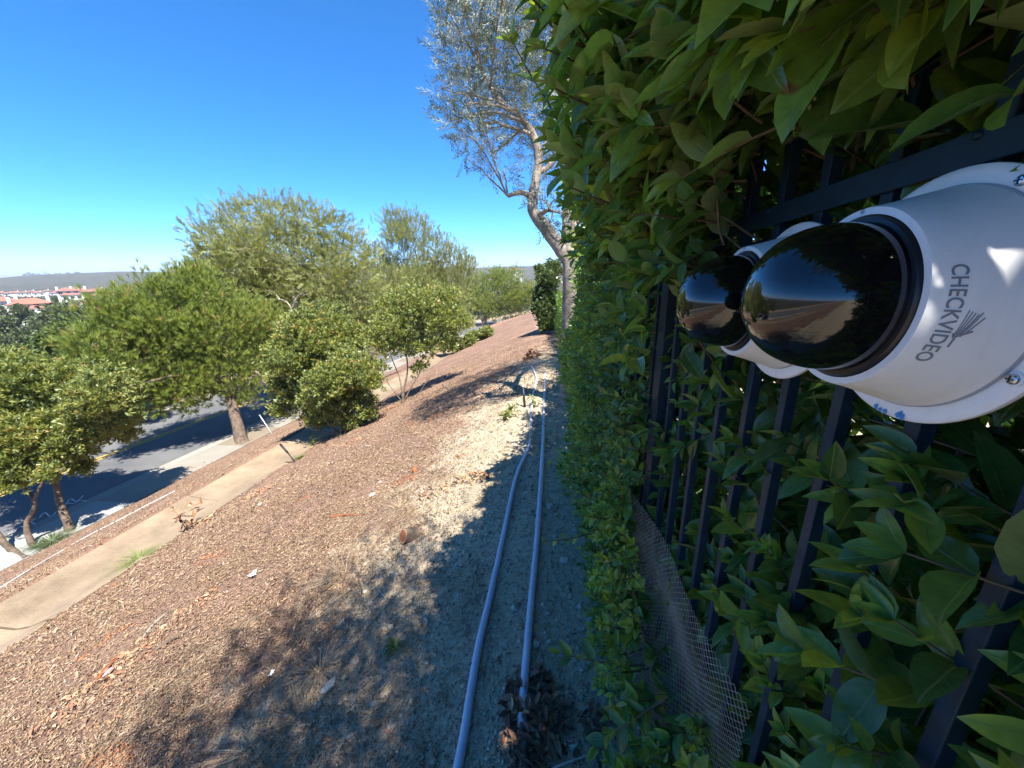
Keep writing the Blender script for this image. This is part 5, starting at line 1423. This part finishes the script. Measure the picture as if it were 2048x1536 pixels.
# ------------------------------------------------------------------ cut log, stubs, sticks
def small_tube(name, label, cat, pts, rad, mat, n=8, group=None, wob=.06, smooth_=True):
    P = [np.asarray(p, float) for p in pts]
    root_p = P[0]
    mb = MB(); mb.tube(dense(P, 4) if len(P) > 2 else P, np.interp(np.linspace(0, 1, (len(P) - 1) * 4 + 1 if len(P) > 2 else 2), np.linspace(0, 1, len(rad)), rad).tolist(), n, True, wob=wob)
    o = mb.build(name, M[mat], None, smooth_); set_props(o, label, cat, group); return o
def logp():
    e_ = at(806, 1072, .06); vw = (e_ - CAM) / np.linalg.norm(e_ - CAM); d = .62 * vw + .78 * _r; d /= np.linalg.norm(d)
    root = empty('cut_log', at(835, 1075), 'short cut stump log with fresh red brown end on the slope', 'log')
    r_ = .058; n = 28
    g1 = np.cross(d, [0, 0, 1]); g1 /= np.linalg.norm(g1); g2 = np.cross(g1, d)
    mb = MB(); prof = [(0.0, r_ * .97), (.004, r_), (.06, r_ * 1.02), (.12, r_ * .95), (.17, r_ * .9), (.2, r_ * .7), (.21, .001)]
    mb.lathe(e_, d, prof, n); v = mb.v
    mb.v = [tuple(np.array(p) + .004 * np.array([mnoise.noise(Vector(p) * 30), mnoise.noise(Vector(p) * 30 + Vector((9, 9, 9))), mnoise.noise(Vector(p) * 25)])) for p in v]
    mb.build('bark', M['bark'], root, True)
    mb = MB(); mb.lathe(e_ - d * .001, d, [(0.001, r_ * .96), (0, r_ * .94), (-.0005, r_ * .80)], n); mb.build('sapwood', M['sapwood'], root)
    mb = MB(); mb.lathe(e_ - d * .002, d, [(0, r_ * .80), (-.001, r_ * .78), (-.0012, r_ * .4), (-.0015, .0005)], n); mb.build('heartwood', M['cutwood'], root)
logp()
p_ = at(832, 942); small_tube('cut_stub', 'small cut stub with red brown top on the slope above the log', 'stub', [p_ - [0, 0, .03], p_ + [-.02, -.02, .05]], [.03, .028], 'cutwood', 10)
def stick(pts, r, label, mat='bark', cat='stick', name='stick', group=None):
    return small_tube(name, label, cat, [at(x, y, r * .9 + l) for (x, y, l) in pts], [r, r * .85, r * .6], mat, 7, group, wob=.15)
stick([(190, 1365, 0), (212, 1338, .01), (242, 1308, 0)], .012, 'straight red brown stick beside the pink wrapper', 'cutwood')
stick([(282, 1280, 0), (310, 1245, .005), (340, 1222, 0)], .010, 'pale straight stick lying among orange bark', 'bark_pale')
stick([(310, 1300, 0), (345, 1278, .012), (398, 1250, 0)], .013, 'dark bent stick below the pale straight one', 'bark')
stick([(660, 1034, 0), (690, 1030, .01), (714, 1030, 0)], .014, 'short red brown stick on the mulch near the log', 'cutwood')
stick([(95, 1350, 0), (105, 1335, .01), (120, 1325, 0)], .006, 'thin pale curved twig below the drainage channel', 'bark_pale')
stick([(752, 1175, 0), (770, 1195, .01), (778, 1215, 0)], .006, 'thin pale twig in a sun patch below the log', 'bark_pale')
stick([(780, 1245, 0), (800, 1232, .008), (825, 1246, 0)], .006, 'bent pale twig in the sun patch under the log', 'bark_pale')
stick([(1205, 1500, 0), (1120, 1530, .02), (1090, 1545, 0)], .004, 'thin grey twig lying past the pile of dry leaves', 'bark_pale')
stick([(885, 768, 0), (895, 775, .03), (905, 782, 0)], .01, 'thin grey twig high on the far slope', 'bark_pale')
p0_, p1_ = at(1063, 898), at(1054, 905)
small_tube('prop_stick', 'grey weathered stick propped against the bend of the pipe', 'stick', [at(1062, 895, .03), at(1060, 860, .08) , px_depth(1053, 820, depth_of(at(1060, 880)))], [.014, .013, .012], 'bark_pale', 8)
# risers
q = at(1050, 815); dq = depth_of(q)
rt = empty('sprinkler_riser', q, 'short black sprinkler riser with pale cap beside the pipes', 'sprinkler')
mb = MB(); mb.tube([q - [0, 0, .05], px_depth(1046, 772, dq)], .017, 12); mb.build('pipe', M['blackpipe'], rt, True)
tp = px_depth(1046, 772, dq); mb = MB(); mb.lathe(tp - [0, 0, .01], (0, 0, 1), [(0, .019), (.012, .019), (.02, .016), (.021, .0005)], 14); autosmooth(mb.build('cap', M['pinkpaper'], rt), 30)
q = at(546, 868); dq = depth_of(q)
rt = empty('sprinkler_riser', q, 'thin white leaning sprinkler riser above the pine trunk foot', 'sprinkler')
tp = px_depth(521, 833, dq - .05); mb = MB(); mb.tube([q - [0, 0, .1], tp], .02, 10); mb.build('pipe', M['pvc_white'], rt, True)
mb = MB(); mb.tube([tp - [0, 0, .0], tp + (tp - q) / np.linalg.norm(tp - q) * .08], .032, 10); mb.build('nozzle', M['cam_grey'], rt, True)
q = at(592, 924); dq = depth_of(q)
rt = empty('sprinkler_riser', q, 'black leaning sprinkler riser standing in the drainage channel', 'sprinkler')
tp = px_depth(560, 888, dq - .03); m_ = q + (tp - q) * .5
mb = MB(); mb.tube([q - [0, 0, .05], m_], .014, 10); mb.build('pipe', M['blackpipe'], rt, True)
mb = MB(); mb.tube([m_, m_ + (tp - m_) * .1, tp], [.014, .024, .024], 12); mb.build('nozzle', M['blackpipe'], rt, True)
# litter
def crumple(name, label, px, py, sx, sy, mat, rot, amp=.012):
    p = at(px, py); bm = bmesh.new(); bmesh.ops.create_grid(bm, x_segments=9, y_segments=7, size=1)
    sd = RNG.uniform(0, 50)
    for v in bm.verts:
        f_ = .9 + .2 * mnoise.noise(Vector((v.co.x * 2 + sd, v.co.y * 2, 0)))
        v.co = Vector((v.co.x * sx * f_, v.co.y * sy * f_ * (1 - .35 * v.co.x * (amp > .015)), amp * (.7 + mnoise.noise(Vector((v.co.x * 2.2 + sd, v.co.y * 2.2, 3))))))
    me = bpy.data.meshes.new(name); bm.to_mesh(me); bm.free()
    o = link(name, me, M[mat], None, True); o.location = (p[0], p[1], p[2] + .016)
    nn = ground_normal(np.array([p[0]]), np.array([p[1]]))[0]
    o.rotation_euler = (Vector(nn).to_track_quat('Z', 'Y').to_matrix() @ Matrix.Rotation(rot, 3, 'Z')).to_euler()
    m = o.modifiers.new('thickness', 'SOLIDIFY'); m.thickness = .0012
    set_props(o, label, 'litter'); return o
crumple('crumpled_tissue', 'crumpled white tissue lying on the mulch', 508, 1153, .060, .034, 'paper', 1.0, .022)
w_ = crumple('wrapper', 'flat faded pink and white wrapper on orange bark', 218, 1346, .042, .024, 'pinkpaper', .75, .004)
crumple('paper_scrap', 'small torn white paper scrap on the shaded mulch', 545, 1352, .018, .012, 'paper', .3, .01)
crumple('paper_scrap', 'white scrap caught in the hedge leaves beside the pipe', 1182, 1250, .022, .016, 'paper', 1.2, .018)

# piles of dry leaves
def leaf_pile(name, label, cx, cy, rx, ry, n, size, mat, height=.05, lt=3, cat='leaves', tint=(.4, .28)):
    c_ = at(cx, cy); root = empty(name, c_, label, cat)
    shapes = []
    for i in range(4):
        (tv, tf), uv = leaf_template(4, fold=[.5, .8, .3, .6][i], curl=[.3, -.2, .45, .1][i], twist=[.3, -.4, .1, .5][i])
        row = []
        for k in range(5):
            me = mesh_np('dry_leaf', np.array(tv), np.concatenate([np.array(f) for f in tf]), np.arange(len(tf)) * 4, np.full(len(tv), (k + .5) / 5)); me.materials.append(M[mat]); row.append(me)
        shapes.append(row)
    for k in range(n):
        a_ = RNG.uniform(0, 6.283); rr = math.sqrt(RNG.random()); x_ = c_[0] + math.cos(a_) * rr * rx; y_ = c_[1] + math.sin(a_) * rr * ry
        z_ = float(zg(x_, y_)) + RNG.uniform(.004, 1) * height * (1 - rr * rr) + .006
        d = np.array([[RNG.normal(), RNG.normal(), RNG.normal() * .25]]); nn = np.array([[RNG.normal() * .45, RNG.normal() * .45, 1]])
        B = basis(d, nn)[0]; l = size * RNG.uniform(.6, 1.2)
        o = bpy.data.objects.new('dry_leaf', shapes[int(RNG.integers(4))][int(np.clip((tint[0] + tint[1] * RNG.normal()) * 5, 0, 4))]); COL.objects.link(o); o.parent = root
        m = np.eye(4); m[:3, :3] = B * np.array([l * .45, l, l * .7])[None, :]; m[:3, 3] = np.array([x_, y_, z_]) - c_; o.matrix_basis = Matrix(m.tolist())
leaf_pile('leaf_pile', 'heap of dark brown dry leaves over the near pipe end', 1066, 1440, .115, .20, 260, .050, 'dryleaf', .07, tint=(.38, .26))
leaf_pile('leaf_pile', 'thin scatter of dark red dry leaves beside the heap under the hedge', 1170, 1440, .10, .14, 50, .045, 'dryleaf', .01, tint=(.2, .2))
leaf_pile('leaf_pile', 'orange dry leaves in front of the pipe bend', 950, 955, .16, .12, 60, .055, 'dryleaf', .02, tint=(.85, .15))
leaf_pile('leaf_pile', 'few orange dry leaves on the sunny dirt patch', 922, 912, .06, .06, 16, .055, 'dryleaf', .02, tint=(.9, .1))
leaf_pile('leaf_pile', 'brown dry leaves behind the cut log', 870, 985, .16, .10, 44, .05, 'dryleaf', .02, tint=(.7, .2))
leaf_pile('leaf_pile', 'rusty dry leaf clump beside the upper pipe', 1062, 716, .22, .2, 90, .13, 'dryleaf', .25, tint=(.65, .25))
for (x, y, rx, ry, n_, lab) in [(520, 985, .30, .30, 110, 'bright red dry leaves below the drainage channel'), (395, 935, .30, .6, 90, 'red dry leaves along the mulch edge by the road shadow'), (497, 882, .20, .25, 60, 'red dry leaves at the foot of the pine trunk'), (405, 1048, .10, .1, 24, 'red dry leaves by the dried seedling'),
                                (785, 815, .25, .3, 70, 'red dry leaves by the foot of the open shrub'), (705, 885, .22, .25, 60, 'red dry leaves by the foot of the rounded shrub'), (250, 1320, .24, .24, 80, 'orange shredded bark leaves by the pink wrapper'), (385, 1215, .14, .25, 60, 'orange shredded leaves along the pale stick'), (150, 1410, .22, .2, 60, 'orange shredded leaves low on the slope')]:
    leaf_pile('red_leaf_patch', lab, x, y, rx, ry, n_, .06 if y < 1000 else .05, 'redleaf', .02, tint=(.5, .3))
# dry grass tufts, seedlings, sprouts
def grass_tuft(name, label, px, py, n, h, spread, mat='straw', cat='grass', droop=.6, tint=(.5, .3), w=.0016):
    c_ = at(px, py); V = []; F = []; T = []
    for k in range(n):
        a_ = RNG.uniform(0, 6.283); s_ = RNG.uniform(0, 1) ** .7; d = np.array([math.cos(a_), math.sin(a_), 0]); hh = h * RNG.uniform(.4, 1.1)
        o = c_ + d * spread * .4 * s_; o[2] = float(zg(o[0], o[1])) - .005
        q = np.array([-d[1], d[0], 0]) * w; b = len(V); ln = spread * RNG.uniform(.4, 1.3)
        for t in (0, .35, .7, 1):
            c2_ = o + d * ln * t * t + np.array([0, 0, hh * (t - droop * t * t)]); ww = q * (1 - .85 * t)
            V += [c2_ - ww, c2_ + ww]; T += [0] * 2
        F += [(b + 2 * i, b + 2 * i + 1, b + 2 * i + 3, b + 2 * i + 2) for i in range(3)]
        T[-8:] = [float(np.clip(tint[0] + tint[1] * RNG.normal(), 0, 1))] * 8
    mb = MB(); mb.v = [tuple(p) for p in V]; mb.f = F; mb.t = T
    o = mb.build(name, M[mat], None, True); set_props(o, label, cat); return o
grass_tuft('dry_grass_tuft', 'tall dead straw coloured grass tuft on the shaded slope', 640, 1345, 150, .16, .16)
grass_tuft('dry_grass_tuft', 'flattened grey dead grass tuft below the tall one', 600, 1440, 150, .09, .22, tint=(.35, .25))
grass_tuft('dry_grass_tuft', 'dead grass behind the cut log', 800, 1015, 160, .08, .20, tint=(.5, .3))
grass_tuft('dry_grass_tuft', 'tangled grey dead twigs between log and pipes', 985, 990, 120, .06, .34, tint=(.15, .15), droop=.9)
grass_tuft('dry_grass_tuft', 'thin dead twigs lying across the two pipes', 1055, 985, 60, .10, .26, tint=(.05, .1), droop=.8, w=.0012)
grass_tuft('dry_grass_tuft', 'dead straw on the mulch above the tall tuft', 690, 1150, 130, .05, .26, tint=(.6, .3), droop=.9)
grass_tuft('dry_grass_tuft', 'dead straw at the bottom of the slope shade', 520, 1500, 140, .06, .25, tint=(.4, .3), droop=.9)
grass_tuft('green_grass_tuft', 'yellow green grass growing in the edge of the drainage channel', 282, 1118, 200, .10, .34, 'sprout', tint=(.8, .3), w=.005)
grass_tuft('green_grass_tuft', 'green weeds at the foot of the black riser', 598, 918, 60, .22, .16, 'sprout', tint=(.3, .3), w=.008)
grass_tuft('green_grass_tuft', 'dark weeds growing between the leafy tree trunks', 105, 1085, 200, .3, .5, 'dark', tint=(.3, .3), w=.012)
def seedling(label, px, py, h, n, leaf, mat, name='seedling', lean=(0, 0), tint=(.5, .25)):
    c_ = at(px, py); root = empty(name, c_, label, 'plant'); lv = Leaves()
    mb = MB()
    for s_ in range(max(2, n // 9)):
        d = np.array([lean[0] + RNG.normal() * .5, lean[1] + RNG.normal() * .5, 1.0]); pts = [c_ - [0, 0, .02]]
        for k in range(6):
            pts.append(pts[-1] + d / np.linalg.norm(d) * h / 6); d[2] -= .08
            for _ in range(2):
                ld = rand_unit(1)[0] + d * .6; lv.add(pts[-1], ld, np.array([0, 0, 1.]) + RNG.normal(size=3) * .3, leaf * RNG.uniform(.6, 1.1), leaf * .34, np.clip(tint[0] + tint[1] * RNG.normal(), 0, 1))
        mb.tube(pts, list(np.linspace(.004, .0015, 7)), 5, False)
    mb.build('stem', M['twig'], root)
    P, D, N, L, W, T = lv.arr(); batch('foliage', LEAF3, P, D, N, L, W, T, M[mat], root, True, UV3)
seedling('dried brown seedling leaning over the drainage channel', 375, 1062, .5, 45, .15, 'dryleaf', lean=(.2, .5), tint=(.6, .2))
seedling('bright green sprout patch on the dirt beside the prop stick', 1005, 838, .24, 60, .10, 'sprout', 'sprout', lean=(.5, 0), tint=(.6, .3))
seedling('small green sprout by the short black riser', 1075, 815, .2, 26, .09, 'sprout', 'sprout', tint=(.5, .3))
seedling('yellow green leaf sprig at the near edge of the shaded dirt', 790, 1295, .05, 10, .06, 'sprout', 'sprout', tint=(.4, .2))
seedling('small green weeds beneath the rounded shrub', 625, 890, .3, 36, .10, 'sprout', 'sprout', tint=(.5, .3))

# ------------------------------------------------------------------ air over the valley
mb = MB(); lo, hi = -75.0, 240.0
mb.box((0, 0, (lo + hi) / 2), (60000, 60000, (hi - lo) / 2))
hz = bpy.data.materials.new('haze'); hz.use_nodes = True; t_ = hz.node_tree; t_.nodes.clear()
pv = t_.nodes.new('ShaderNodeVolumePrincipled'); pv.inputs['Color'].default_value = (0.72, 0.85, 1.0, 1); pv.inputs['Density'].default_value = 0.00015; pv.inputs['Anisotropy'].default_value = 0.0
om = t_.nodes.new('ShaderNodeOutputMaterial'); t_.links.new(pv.outputs[0], om.inputs['Volume'])
hzo = mb.build('haze', hz); set_props(hzo, 'thin pale haze hanging over the valley and the hills', 'haze', kind='stuff')
